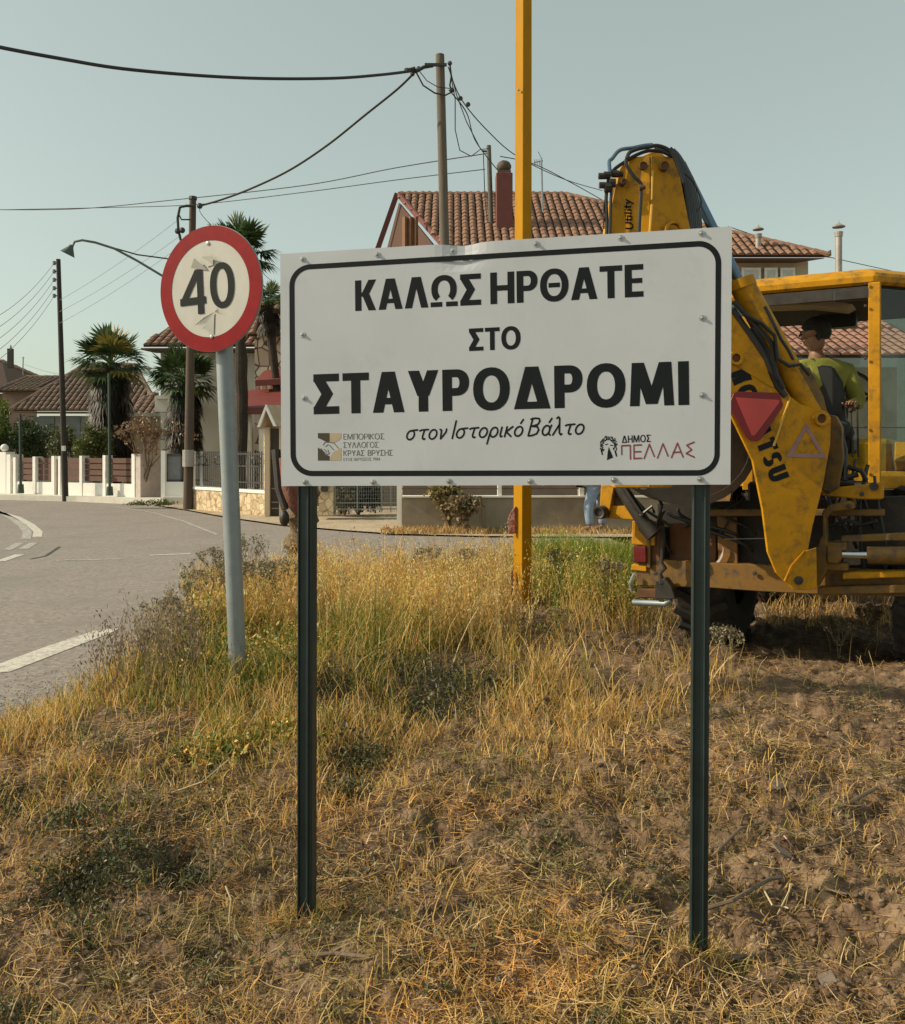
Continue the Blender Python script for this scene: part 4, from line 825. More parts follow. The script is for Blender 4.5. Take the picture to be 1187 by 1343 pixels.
# gable front: bargeboards left of the slope
gx=rs[3]; gl=Vector((P(478,0,hd-.5).x,hd+1.4,P(0,343,hd).z)); gr=Vector((rs[0].x,hd-3.0,z_e))
fr=Vector((0,-.9,0))
mb=MB(); mb.bar(gx+Vector((-.05,-.1,0)),gl,.08,.17); mb.build('bargeboard',m_red,h3,label='red bargeboard on the left slope')
mb=MB(); mb.bar(gx+Vector((0,-.15,-.05)),gr+Vector((0,-.1,-.05)),.08,.17); mb.build('bargeboard',m_red,h3)
mb=MB(); mb.prism([gx+Vector((0,.1,-.25)),gl+Vector((.3,.3,-.1)),Vector((gl.x+.3,gl.y+.3,5.6)),Vector((gr.x-.1,gr.y+.6,5.6)),gr+Vector((-.1,.6,-.15))],(.08,.25,0)); gw=mb.build('gable_wall',m_wood,h3)
for x in (531,538,545):
    mb=MB(); c=P(x,305,hd-1.2); mb.box(c,(.14,.10,.95),rz=R(-50)); mb.build('shutter',mat('orange_brown_timber',(.18,.08,.035),.7,var=.2),h3)
mb=MB(); mb.box(P(760,470,hd-.2),(11.5,4.6,7.0)); mb.v=[(v[0],v[1],min(v[2],z_e-.05) if v[2]>3 else -.3) for v in mb.v]; mb.build('wall',m_wallb,h3)
wr=MB(); c0=P(960,347,hd-2.6); c1=P(1060,347,hd-2.6); wr.prism([Vector((c0.x-2,hd-2.6,z_e-.06)),Vector((c1.x,hd-2.6,z_e-.06)),Vector((c1.x,hd-2.6,0)),Vector((c0.x-2,hd-2.6,0))],(0,.3,0)); wr.build('wall',m_wallb,h3)
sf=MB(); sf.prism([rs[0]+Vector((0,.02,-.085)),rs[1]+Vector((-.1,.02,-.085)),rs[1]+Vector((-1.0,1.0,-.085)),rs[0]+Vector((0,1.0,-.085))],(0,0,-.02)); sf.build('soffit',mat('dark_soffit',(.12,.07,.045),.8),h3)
mb=MB(); mb.tube([rs[1],rs[1]+Vector((.05,-.05,.12))],[.1,.02],6); mb.build('hip_finial',m_tileD,h3)
for x0,x1 in ((973,998),(1003,1020),(1024,1043)):
    a_=P(x0,351,hd-2.75); b_=P(x1,371,hd-2.75); mb=MB(); mb.prism([a_,Vector((b_.x,a_.y,a_.z)),b_,Vector((a_.x,a_.y,b_.z))],(0,.06,0)); f_=mb.build('window',m_frame,h3)
    mb=MB(); e=.07; mb.prism([a_+Vector((e,-.01,-e)),Vector((b_.x-e,a_.y-.01,a_.z-e)),b_+Vector((-e,-.01,e)),Vector((a_.x+e,a_.y-.01,b_.z+e))],(0,.03,0)); mb.build('pane',mat('sky_lit_pane',(.5,.52,.5),.15),f_)  # sky reflection put into the pale pane colour
# lower wing wall, pale blue grey seen through the cab
mb=MB(); a_=P(935,372,hd-2.9); b_=P(1200,430,hd-2.9); mb.prism([Vector((a_.x,hd-2.9,b_.z+1.25)),Vector((b_.x,hd-2.9,b_.z+1.25)),Vector((b_.x,hd-2.9,0)),Vector((a_.x,hd-2.9,0))],(0,.1,0)); mb.build('wall',mat('blue_grey_render',(.36,.38,.36),.9,var=.1),h3)
# red chimney
ch=MB(); c=P(661,240,hd-1.2); ch.box((c.x,c.y,c.z-1.7),(.50,.50,3.9)); chn=ch.build('chimney',m_red,h3,bevel=.02,label='red square chimney')
MB().box((c.x,c.y,c.z+.28),(.40,.40,.12)).build('chimney_cap',mat('dark_cowl',(.10,.075,.06),.8),chn)
MB().ball((c.x,c.y,c.z+.5),.23,12,(1,1,.8)).build('cowl',mat('dark_cowl',(.10,.075,.06),.8),chn,smooth=True)
# steel flues
def flue(x,yt,yb,d,w,lab):
    c0=P(x,yb,d); c1=P(x,yt,d); t=thing('flue_pipe',c0,lab,'chimney'); r=w/2/F*d
    mb=MB(); mb.tube([c0,c1-Vector((0,0,.3))],r,14); mb.build('pipe',mat('dull_steel',(.33,.30,.27),.5,metal=.3,var=.25,scale=3),t,smooth=True)
    mb=MB(); mb.lathe(c1,(0,0,1),[(r*1.9,-.12),(r*1.95,-.10),(.001,.0)],14); mb.lathe(c1,(0,0,1),[(r*1.15,-.36),(r*1.3,-.24),(r*.6,-.24)],14); mb.tube([c1,c1+Vector((0,0,.05))],.015,5); mb.build('cap',mat('dull_steel',(.33,.30,.27),.5),t)
flue(994.5,296,331,hd-2.75,7.5,'shorter capped steel flue standing on the hip roof right of the board')
flue(1100,292,455,22.4,8.5,'taller capped steel flue rising behind the yellow cab roof')
# tv antenna
an=thing('tv_antenna',P(712,290,hd),'thin rooftop aerial just right of the yellow pole','antenna')
mb=MB(); mb.tube([P(712,285,hd),P(710,207,hd)],.03,6); mb.build('mast',m_galv,an)
mb=MB(); mb.tube([P(700,213,hd),P(712,211,hd)],.02,5)
for x in (701,704,707): mb.tube([P(x,209,hd),P(x+1,217,hd)],.015,4)
mb.tube([P(706,199,hd),P(711,210,hd)],.015,4); mb.build('elements',m_galv,an)
# porch with pink tiled roof seen through the cab
pr=thing('tiled_porch',P(1060,640,21),'low porch with pale red wavy tiles seen through the machine cab','porch')
e0=Vector((6.0,20.5,3.76)); e1_=Vector((11.5,20.5,3.76)); r0_=Vector((11.5,23,4.84)); r1_=Vector((6.0,23,4.84))
roof([e0,e1_,r0_,r1_],pr,.235,.31,.045,mat('pink_clay_tiles',(.40,.19,.145),.85,var=.22,scale=4,dirt=(.28,.15,.11),dscale=2),individual=True)
mb=MB(); mb.box((8.75,22.5,1.8),(5.2,.2,3.7)); mb.build('wall',mat('grey_brown_render',(.30,.27,.23),.9),pr)
for x in (6.2,8.7,11.2): MB().box((x,20.8,1.8),(.22,.22,3.7)).build('pillar',m_wallb,pr)
# ---- brown roofed houses far left
m_blueg=mat('blue_grey_wall',(.20,.23,.24),.9,var=.15)
hC=thing('bungalow',P(110,640,38),'long low house with weathered hip roof behind the shaggy palm','house')
dC=38.0
def PP(x,y,d): return P(x,y,d)
eL=P(14,537,dC); eR=P(128,537,dC); ap=P(122,483,dC+3.5); apR=P(178,478,dC+3.5)
eR2=P(207,545,dC); 
eaveR=Vector((P(209,0,dC).x,dC,eL.z)); apR=Vector((P(176,0,dC+3.5).x,dC+3.5,0)); zr=P(0,479,dC+3.5).z
roof([eL,eaveR,Vector((apR.x,dC+3.5,zr)),Vector((P(112,0,dC+3.5).x,dC+3.5,zr))],hC,.25,.36,.06,m_tileD)
ridge(eL,Vector((P(112,0,dC+3.5).x,dC+3.5,zr)),hC,.13,m_tileD); ridge(Vector((P(112,0,dC+3.5).x,dC+3.5,zr)),Vector((apR.x,dC+3.5,zr)),hC,.13,m_tileD); ridge(Vector((apR.x,dC+3.5,zr)),eaveR,hC,.13,m_tileD)
mb=MB(); mb.box(((eL.x+eR.x)/2+.6,dC+2.0,eL.z/2-.2),(eR.x-eL.x-.6,2.6,eL.z-.1)); mb.build('wall',m_blueg,hC)
mb=MB(); mb.box(((eR.x+eaveR.x)/2+.2,dC+1.8,eL.z/2-.2),(eaveR.x-eR.x,2.4,eL.z-.1)); mb.build('wall',m_wallb,hC)
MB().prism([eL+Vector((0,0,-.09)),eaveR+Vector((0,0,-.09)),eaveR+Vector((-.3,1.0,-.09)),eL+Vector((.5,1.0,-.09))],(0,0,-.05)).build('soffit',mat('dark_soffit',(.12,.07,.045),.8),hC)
for x in (58,92):
    a_=P(x,548,dC+.68); MB().box((a_.x,a_.y,a_.z-.5),(.9,.08,1.1)).build('window',m_win,hC)
# lower porch roof right of the palm
roof([P(168,545,dC-3),P(208,545,dC-3),P(208,514,dC-1),P(196,520,dC-1)],hC,.27,.36,.06,m_tileD)
hB=thing('cottage',P(40,640,44),'lower tiled house with small gable between its taller neighbours at far left','house')
roof([P(-5,512,44),P(48,512,44),P(82,495,47),P(35,495,47)],hB,.27,.38,.06,m_tileD); ridge(P(35,495,47),P(82,495,47),hB,.13,m_tileD); ridge(P(-3,511,44),P(35,495,47),hB,.13,m_tileD)
a_=P(3,514,44.4); b_=P(46,514,44.4); MB().prism([a_,b_,Vector((b_.x,b_.y,-.2)),Vector((a_.x,a_.y,-.2))],(0,.2,0)).build('wall',mat('dark_brown_render',(.17,.12,.10),.9),hB)  # wall render in a dark brown
hA=thing('hip_roof_house',P(-30,640,48),'dark roofed house with black chimney at the left edge of the picture','house')
roof([P(-110,517,48),P(12,513,48),P(54,496,52),P(3,474,52),P(-60,474,52)],hA,.27,.38,.06,m_tileD); ridge(P(3,474,52),P(54,496,51.8),hA,.14,m_tileD); ridge(P(-60,474,52),P(3,474,52),hA,.14,m_tileD)
a_=P(-105,519,48.5); b_=P(8,516,48.5); MB().prism([a_,b_,Vector((b_.x,b_.y,-.2)),Vector((a_.x,a_.y,-.2))],(0,.2,0)).build('wall',mat('dark_brown_render',(.17,.12,.10),.9),hA)
c=P(13.8,470,50); mb=MB(); mb.box((c.x,c.y,c.z),(.26,.26,1.1)); cc2=mb.build('chimney',mat('sooty_flue',(.05,.045,.04),.8),hA); MB().tube([Vector((c.x,c.y,c.z+.5)),Vector((c.x,c.y,c.z+.75))],[.09,.05],8).build('cowl',m_galv,cc2)
an=thing('tv_antenna',P(30,492,50),'thin aerial mast above the far left roofs','antenna'); MB().tube([P(30,492,50),P(30.5,468,50)],.03,5).build('mast',m_galv,an); MB().bar(P(28.5,469,50),P(33,469.5,50),.02).build('elements',m_galv,an)
# ---- white two storey house behind the 40 sign
dW=30.0
hW=thing('two_storey_house',P(300,640,dW),'white two storey house with red porch roofs behind the round sign','house')
ez=P(0,441,dW).z
roof([Vector((P(188,0,dW-.5).x,dW-.5,ez-.35)),Vector((P(470,0,dW-.5).x,dW-.5,ez-.35)),Vector((P(420,0,dW+4).x,dW+4,ez+1.75)),Vector((P(262,0,dW+4).x,dW+4,ez+1.75))],hW,.26,.36,.055,mat('house_tiles',(.25,.14,.09),.85,var=.4,scale=7,dirt=(.18,.115,.08),dscale=1.6,dth=.58))
zz=ez-.45
a_=Vector((P(203,0,dW).x,dW+.6,zz)); b_=Vector((P(470,0,dW).x,dW+.6,zz)); MB().prism([a_,b_,Vector((b_.x,b_.y,-.2)),Vector((a_.x,a_.y,-.2))],(0,5,0)).build('wall',m_wallw,hW)
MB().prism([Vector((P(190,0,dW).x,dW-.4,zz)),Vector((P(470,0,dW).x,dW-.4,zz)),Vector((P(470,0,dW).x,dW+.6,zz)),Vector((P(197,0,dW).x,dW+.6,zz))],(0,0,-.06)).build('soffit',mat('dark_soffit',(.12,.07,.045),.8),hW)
# stone clad bay on the right with its own roof
roof([P(325,438,dW-1.5),P(400,438,dW-1.5),P(400,398,dW+.5),P(340,398,dW+.5)],hW,.25,.33,.055,m_tile)
def crazy():
    m=bpy.data.materials.new('crazy_stone'); m.use_nodes=True; t=m.node_tree; b=t.nodes['Principled BSDF']; b.inputs['Roughness'].default_value=.85
    tc=t.nodes.new('ShaderNodeTexCoord'); v=t.nodes.new('ShaderNodeTexVoronoi'); v.feature='DISTANCE_TO_EDGE'; v.inputs['Scale'].default_value=2.2; t.links.new(tc.outputs['Object'],v.inputs['Vector'])
    v2=t.nodes.new('ShaderNodeTexVoronoi'); v2.inputs['Scale'].default_value=2.2; t.links.new(tc.outputs['Object'],v2.inputs['Vector'])
    r=t.nodes.new('ShaderNodeValToRGB'); r.color_ramp.elements[0].position=.02; r.color_ramp.elements[1].position=.06; r.color_ramp.elements[0].color=(.16,.12,.09,1); r.color_ramp.elements[1].color=(1,1,1,1); t.links.new(v.outputs[0],r.inputs[0])
    r2=t.nodes.new('ShaderNodeValToRGB'); r2.color_ramp.elements[0].color=(.42,.33,.25,1); r2.color_ramp.elements[1].color=(.62,.54,.44,1); sp=t.nodes.new('ShaderNodeSeparateColor'); t.links.new(v2.outputs['Color'],sp.inputs[0]); t.links.new(sp.outputs[0],r2.inputs[0])
    mx=t.nodes.new('ShaderNodeMix'); mx.data_type='RGBA'; mx.blend_type='MULTIPLY'; mx.inputs[0].default_value=1; t.links.new(r.outputs[0],mx.inputs[6]); t.links.new(r2.outputs[0],mx.inputs[7]); t.links.new(mx.outputs[2],b.inputs['Base Color']); return m
m_crazy=crazy()
a_=P(334,442,dW-.9); b_=P(400,490,dW-.9); MB().prism([a_,Vector((b_.x,a_.y,a_.z)),Vector((b_.x,a_.y,-.2)),Vector((a_.x,a_.y,-.2))],(0,1.4,0)).build('bay',m_crazy,hW,label='crazy stone clad upper bay')
m_awn=mat('red_metal_roof',(.17,.03,.024),.6,var=.15)
for (x0,x1,yt,yb,dd) in ((335,400,490,503,dW-2.6),(300,410,517,541,dW-4.2)):
    a_=P(x0+12,yt,dd+1.4); b_=P(x1,yt-6,dd+1.4); c_=P(x1,yb-4,dd-.6); d_=P(x0,yb,dd-.6); MB().prism([a_,b_,c_,d_],(0,0,.10)).build('porch_roof',m_awn,hW)
    MB().bar(d_,c_,.06,.16).build('fascia',m_red,hW)
for x in (338,347,358,368):
    a_=P(x,504,dW-2.2); b_=P(x,522,dW-2.2); MB().bar(a_,b_,.14,.14).build('column',mat('pink_column',(.55,.32,.25),.8),hW)
a_=P(334,503,dW-1.9); b_=P(400,524,dW-1.9); MB().prism([a_,Vector((b_.x,a_.y,a_.z)),b_,Vector((a_.x,a_.y,b_.z))],(0,.2,0)).build('balcony_wall',m_wallw,hW)
for x in (306,325,345,364):
    MB().bar(P(x,542,dW-4.4),Vector((P(x,0,dW-4.4).x,dW-4.4,-.1)),.2,.2).build('column',m_wallw,hW)
for (x0,x1,y0,y1) in ((296,306,470,505),(312,330,560,598),(350,362,556,598),(290,300,560,600)):
    a_=P(x0,y0,dW+.5); b_=P(x1,y1,dW+.5); f_=MB().prism([a_,Vector((b_.x,a_.y,a_.z)),b_,Vector((a_.x,a_.y,b_.z))],(0,.08,0)).build('window',m_brownp,hW)
    e=.06; MB().prism([a_+Vector((e,-.015,-e)),Vector((b_.x-e,a_.y-.015,a_.z-e)),b_+Vector((-e,-.015,e)),Vector((a_.x+e,a_.y-.015,b_.z+e))],(0,.02,0)).build('pane',m_win,f_)
# left balcony and annex
a_=P(203,522,dW-.6); b_=P(240,540,dW-.6); MB().prism([a_,Vector((b_.x,a_.y,a_.z)),b_,Vector((a_.x,a_.y,b_.z))],(0,1.2,0)).build('balcony_wall',m_wallw,hW)
a_=P(203,519,dW-.75); b_=P(242,523,dW-.75); MB().prism([a_,Vector((b_.x,a_.y,a_.z)),b_,Vector((a_.x,a_.y,b_.z))],(0,1.5,0)).build('balcony_rail',m_wallw,hW)
ax_=thing('garden_annex',P(220,640,33),'plain beige rendered annex behind the garden opening','building')
a_=P(168,544,27.6+4); b_=P(310,544,27.6+4); MB().prism([a_,b_,Vector((b_.x,b_.y,-.2)),Vector((a_.x,a_.y,-.2))],(0,3,0)).build('wall',m_wallb,ax_)
MB().bar(a_+Vector((-.1,-.05,0)),b_+Vector((.1,-.05,0)),.2,.12).build('coping',m_wallw,ax_)
# ------------------------------------------------------------------ fences and walls
m_wf=mat('whitewashed_wall',(.82,.80,.75),.85,var=.04,scale=2,dirt=(.66,.62,.55),dscale=1.8,dth=.62); m_slat=mat('brown_fence_slat',(.12,.06,.042),.7,var=.25)
wfn=thing('white_fence',P(100,650,28),'long white garden wall with piers and brown slatted panels at far left','fence')
def onl(x): # front line of the fence at pixel x
    xs=[-200,0,186]; ds=[31,29.4,26.6]; d=float(np.interp(x,xs,ds)); return Vector(((x-CX)/F*d,d,0))
fd=(onl(186)-onl(0)).normalized()
def fbox(x0,x1,zb,zt,dep,name,m,back=0,par=None):
    a_=onl(x0); b_=onl(x1); nb=Vector((-fd.y,fd.x,0)); 
    if nb.y<0: nb=-nb
    a_=a_+nb*back; b_=b_+nb*back
    mb=MB(); mb.prism([Vector((a_.x,a_.y,zb)),Vector((b_.x,b_.y,zb)),Vector((b_.x,b_.y,zt)),Vector((a_.x,a_.y,zt))],nb*dep); return mb.build(name,m,par or wfn)
for x0,x1 in ((-120,-2),(20,68),(78,174)): fbox(x0,x1,-.1,.50,.22,'low_wall',m_wf,.03)
fbox(-2,7.5,-.1,1.48,.35,'pier',m_wf); fbox(7.5,13,-.1,1.40,.5,'pier',m_wf,.01)
for x0,x1,zt in ((17,20.3,1.30),(42.6,46.2,1.33),(67.3,71,1.35),(76,79,1.34),(104,107.4,1.36),(134.5,138.2,1.38),(172.5,176.5,1.42)): fbox(x0,x1,-.1,zt,.30,'pier',m_wf)
fbox(176.5,183.5,-.1,1.41,1.2,'pier',mat('pinkish_pier',(.55,.47,.43),.85),.02)
for x0,x1 in ((20.3,42.6),(46.2,67.3),(79,104),(107.4,134.5),(138.2,172.5)):
    for k in range(4): fbox(x0,x1,.56+k*.19,.72+k*.19,.03,'slat',m_slat,.12)
for k in range(4): fbox(-110,-3,.56+k*.19,.72+k*.19,.03,'slat',m_slat,.12)
fbox(13.2,17,-.05,1.15,.05,'gate',m_slat,.1); fbox(71,76,-.05,1.25,.05,'gate',m_slat,.1)
lampg=thing('globe_lamp',onl(2)+Vector((0,.1,1.48)),'white globe lamp on the leftmost white pier','lamp')
c=onl(3)+Vector((0,.15,1.62)); MB().ball(c,.13,12).build('globe',mat('opal_glass',(.8,.78,.74),.3),lampg,smooth=True); MB().tube([c-Vector((0,0,.2)),c-Vector((0,0,.1))],.05,8).build('neck',m_cast,lampg)
# grass strip in opening, and low wall with grey panel
m_lawn=mat('lawn',(.12,.17,.03),.95,var=.3,scale=6); p4=[G(186,652,.02),G(212,652,.02),G(214,640,.02),G(184,640,.02)]
sheet('lawn',[(p.x,p.y) for p in p4],.02,m_lawn)
gw_=thing('white_garden_wall',P(225,655,25.6),'short white wall with grey mesh panel left of the utility pole','wall')
def pbx(x0,x1,y0,y1,d,dep,name,m,par,bevel=0):
    a_=P(x0,y0,d); b_=P(x1,y1,d); zb=b_.z; 
    mb=MB(); mb.prism([a_,Vector((b_.x,d,a_.z)),Vector((b_.x,d,zb)),Vector((a_.x,d,zb))],(0,dep,0)); return mb.build(name,m,par,bevel=bevel)
pbx(211,216.5,591,657,25.6,.3,'pier',m_wf,gw_); pbx(216.5,246,632,657,25.65,.22,'low_wall',m_wf,gw_); pbx(250,254,592,640,24.3,.3,'pier',m_wf,gw_)
fr_=pbx(218,238,597,631,25.8,.03,'mesh_panel',mat('grey_mesh',(.22,.23,.24),.6),gw_)
for q in ((217,239,595,598),(217,239,629,632),(217,219,595,632),(237,239,595,632)): pbx(*q,25.75,.06,'panel_frame',mat('dark_iron',(.06,.06,.06),.5),gw_)
pbx(214,246,652,662,25.3,.5,'kerb',m_conc,gw_)
# stone wall with iron railing
m_iron=mat('wrought_iron',(.03,.03,.03),.5)
m_stone=crazy(); m_stone.name='yellow_stone'; 
for n_ in m_stone.node_tree.nodes:
    if n_.type=='TEX_VORONOI': n_.inputs['Scale'].default_value=5.5
    if n_.type=='VALTORGB' and n_.color_ramp.elements[1].color[0]<.9: n_.color_ramp.elements[0].color=(.46,.36,.22,1); n_.color_ramp.elements[1].color=(.64,.53,.36,1)
    elif n_.type=='VALTORGB': n_.color_ramp.elements[0].color=(.55,.42,.3,1)
sw=thing('stone_garden_wall',P(300,672,21.5),'yellow stone clad low wall with black iron railing behind the leaning pole','wall')
A0=G(250,667,-.02); A1=G(352,676.5,-.02)
def sl_(x0,t0,z0,t1,z1,dep,name,m,off=0):
    a_=A0.lerp(A1,t0); b_=A0.lerp(A1,t1); nb=Vector((A0.y-A1.y,A1.x-A0.x,0)).normalized(); 
    a_=a_+nb*off; b_=b_+nb*off
    mb=MB(); mb.prism([Vector((a_.x,a_.y,z0)),Vector((b_.x,b_.y,z0)),Vector((b_.x,b_.y,z1)),Vector((a_.x,a_.y,z1))],nb*dep); return mb.build(name,m,sw)
sl_(0,0,-.1,.96,.50,.25,'stone_base',m_stone); sl_(0,-.01,.50,.97,.565,.31,'coping',m_wf,-.03)
sl_(0,.955,-.1,1.0,1.9,.3,'pier',m_stone,-.02)
for z in (.72,1.12,1.42): sl_(0,0,z,.955,z+.035,.035,'rail',m_iron,.12)
for k in range(34):
    t=.01+k*.0275; sl_(0,t,.60,t+.006,1.50,.02,'bar',m_iron,.125)
for t in (.15,.38,.62,.85):
    pts=[]; c=A0.lerp(A1,t); 
    mb=MB(); mb.tube([Vector((c.x+.12*math.cos(R(a)),c.y+.1,1.27+.11*math.sin(R(a)))) for a in range(0,361,30)],.012,5); mb.build('scroll',m_iron,sw)
for t in (.08,.5,.93): sl_(0,t,.565,t+.03,1.5,.06,'rail_post',mat('white_iron_post',(.5,.48,.45),.6),.11)
# gate portico
gt=thing('gate_portico',P(350,676,20.4),'small gabled gate portico with dark metal gate left of the board','gate')
dg=20.6
for x0,x1 in ((347,353.5),(366,373)): pbx(x0,x1,560,677,dg,.3,'pillar',m_wallb,gt)
MB().prism([P(337,560,dg-.3),P(348.5,530,dg-.3),P(362,559,dg-.3),P(358.5,559,dg-.3),P(348.5,537,dg-.3),P(340.5,560,dg-.3)],(0,.12,0)).build('gable_board',m_wf,gt)
MB().prism([P(338,559,dg-.25),P(348.5,531,dg-.25),P(380,531,dg+.9),P(376,559,dg+.9)],(0,0,-.06)).build('porch_roof',mat('buff_tiles',(.45,.36,.26),.85,var=.2,scale=8),gt)
MB().prism([P(348.5,531,dg-.2),P(361,559,dg-.2),P(392,559,dg+.4),P(385,531,dg+.4)],(0,.05,0)).build('porch_roof',mat('buff_tiles',(.45,.36,.26)),gt)
pbx(354,366,562,676,dg+.12,.05,'gate_leaf',mat('dark_brown_gate',(.055,.04,.032),.6),gt)
for y in (600,640,658,666): pbx(356,366,y,y+1.6,dg+.09,.03,'gate_rail',mat('gate_trim',(.25,.22,.19),.6),gt)
# stone pier with letter box (right of left post)
sp=thing('stone_pier',P(425,673,20),'pale stone pier with small black letter box beside the dark left post','pier')
pbx(418,437,560,676,19.6,.5,'shaft',m_stone,sp); pbx(421,429,634,645,19.5,.12,'letter_box',m_iron,sp)
# mesh gate
mg=thing('mesh_gate',P(480,673,20),'wide wire garden gate with dark plants behind it under the board','gate')
for y in (600,634,659,667): pbx(437,521,y,y+1.2,19.7,.03,'rail',mat('gate_grey',(.28,.27,.24),.6),mg)
for x in (438,468,500,512,520): pbx(x,x+1.3,600,672,19.72,.03,'stile',mat('gate_grey',(.28,.27,.24),.6),mg)
mb=MB()
for k in range(26): x=440+k*3.1; mb.tube([P(x,602,19.74),P(x,671,19.74)],.004,4)
for k in range(14): y=604+k*5; mb.tube([P(438,y,19.75),P(520,y,19.75)],.004,4)
mb.build('wire_mesh',m_galv,mg,kind='stuff')
# plaster wall to the right
pw_=thing('plaster_wall',P(640,690,17),'grey beige plastered garden wall with pale coping beyond the verge','wall')
m_pl=mat('grey_beige_plaster',(.33,.27,.19),.95,var=.12,scale=1.5,dirt=(.24,.195,.14),dscale=1.6,dth=.52)
pbx(527,1250,652.5,696,17.2,.2,'wall',m_pl,pw_); pbx(527,1250,650.5,652.5,17.15,.3,'coping',m_wallw,pw_); pbx(520.5,527,560,692,17.5,.35,'pier',m_wallw,pw_)
pbx(653,658,560,651,17.2,.25,'pier',m_wallw,pw_); pbx(760,766,560,651,17.2,.25,'pier',m_wallw,pw_)
for y in (560,600,640): pbx(527,1250,y,y+1.5,17.25,.03,'rail',m_slat,pw_)
pbx(633,634.5,652,694,17.16,.05,'drain_strip',m_pl,pw_)
bk_=MB()
bgw=thing('courtyard_wall',P(700,650,22),'dark brown grey wall of the yard behind the plaster wall','wall')
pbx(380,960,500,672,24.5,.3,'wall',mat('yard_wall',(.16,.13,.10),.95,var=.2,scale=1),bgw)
# ------------------------------------------------------------------ poles and wires
m_wp=mat('weathered_wood_pole',(.13,.108,.085),.9,var=.25,scale=6,stretch=(6,6,.4),bump=.4,bscale=20); m_wire=mat('black_cable',(.02,.02,.02),.6)
def pole(x0,y0,x1,y1,d,w0,w1,label,m=m_wp):
    b_=P(x1,y1,d); t_=P(x0,y0,d); o=thing('utility_pole',b_,label,'pole')
    mb=MB(); mb.tube([b_-Vector((0,0,.3)),b_.lerp(t_,.5),t_],[w1/2/F*d,(w0+w1)/4/F*d,w0/2/F*d],14); mb.build('shaft',m,o,smooth=True); return o
pm=pole(577,72,592,679,20.2,11.5,14,'tall weathered wooden utility pole rising just left of the yellow pole')
p2=pole(641,191,655,650,27,6,9,'thin grey utility pole between the wooden pole and the red chimney',mat('grey_wood_pole',(.12,.115,.10),.9))
p3=pole(253,260,246.5,668,23.2,8.5,13,'dark wooden utility pole behind the round speed sign',mat('dark_wood_pole',(.085,.062,.045),.9,var=.3,scale=6,stretch=(6,6,.4)))
p4_=pole(76.5,340,86,649,27.4,5.5,8,'slender dark utility pole with insulators in front of the white fence',mat('black_wood_pole',(.04,.033,.028),.9))
for k,y in enumerate((345,356,367,378,388)):
    MB().tube([P(71,y,27.4),P(77,y,27.4)],.02,6).build('bracket',m_iron,p4_); MB().tube([P(71,y-2.5,27.4),P(71,y+2.5,27.4)],.05,8).build('insulator',mat('grey_porcelain',(.2,.2,.2),.3),p4_)
MB().box(P(83.5,588,27.2),(.10,.1,.16)).build('number_plate',m_wallw,p4_)
MB().tube([P(247.2,590,23.0),P(247.2,612,23.0)],.15,12).build('pale_band',mat('pale_band',(.33,.31,.28),.8),p3)
def wire(pts,r,name='overhead_cable',label='',group='overhead wires',m=None,sag=0):
    q=[P(*p) for p in pts]
    if len(q)==2:
        a_,b_=q; q=[a_.lerp(b_,i/24)-Vector((0,0,sag*4*(i/24)*(1-i/24))) for i in range(25)]
    else:
        s_=[]
        for i in range(len(q)-1):
            p0=q[max(i-1,0)];p1=q[i];p2_=q[i+1];p3_=q[min(i+2,len(q)-1)]
            for k in range(8):
                t=k/8; s_.append(.5*((2*p1)+(p2_-p0)*t+(2*p0-5*p1+4*p2_-p3_)*t*t+(3*p1-p0-3*p2_+p3_)*t**3))
        s_.append(q[-1]); q=s_
    mb=MB(); mb.tube(q,r,6); o=mb.build(name,m or m_wire); tag(o,label,'cable',group); return o
wire([(-60,48,12),(0,62,13),(80,77,14),(160,90,15),(260,99,16),(350,103,17),(440,102.5,18),(500,98,19),(541,93,19.8)],.032,label='thick sagging black cable across the top left of the sky')
wire([(541,98,19.8),(520,118,20),(480,150,20.5),(430,190,21.2),(380,223,21.8),(330,247,22.4),(290,262,22.9),(262,270,23.2)],.026,label='black cable running down from the tall wooden pole to the dark pole')
wire([(-20,275,40),(100,274,38),(230,262,35),(400,243,32),(520,220,29.5),(640,201,27)],.016,label='upper of two thin wires crossing the left sky to the thin grey pole')
wire([(-20,275.5,40),(150,272,37),(260,268,35),(400,252,32),(520,236,29.5),(636,222,27)],.014,label='lower of two thin wires crossing the left sky to the thin grey pole')
for k,(y0,y1) in enumerate(((345,428),(356,445),(367,462),(378,478),(388,492))):
    wire([(71,y0,27.4),(-30,y1,20)],.0065,m=mat('thin_grey_wire',(.13,.135,.13),.6),sag=.25,label=['topmost','second highest','middle','second lowest','lowest'][k]+' thin line running down left from the insulator pole')
for k,(y0,x1,y1) in enumerate(((350,238,285),(365,238,308),(380,240,320))):
    wire([(76,y0+45,27.4),(x1,y1,23.2)],.006,sag=.1,label=['upper','middle','lower'][k]+' faint line between the insulator pole and the dark pole',m=mat('faint_wire',(.25,.26,.25),.6))
wire([(262,272,23.2),(270,288,24),(330,345,26),(367,378,28)],.008,label='thin service wire from the dark pole towards the white house')
wire([(32,478,50),(60,487,45),(95,494,42)],.008,label='faint wire over the brown roofs')
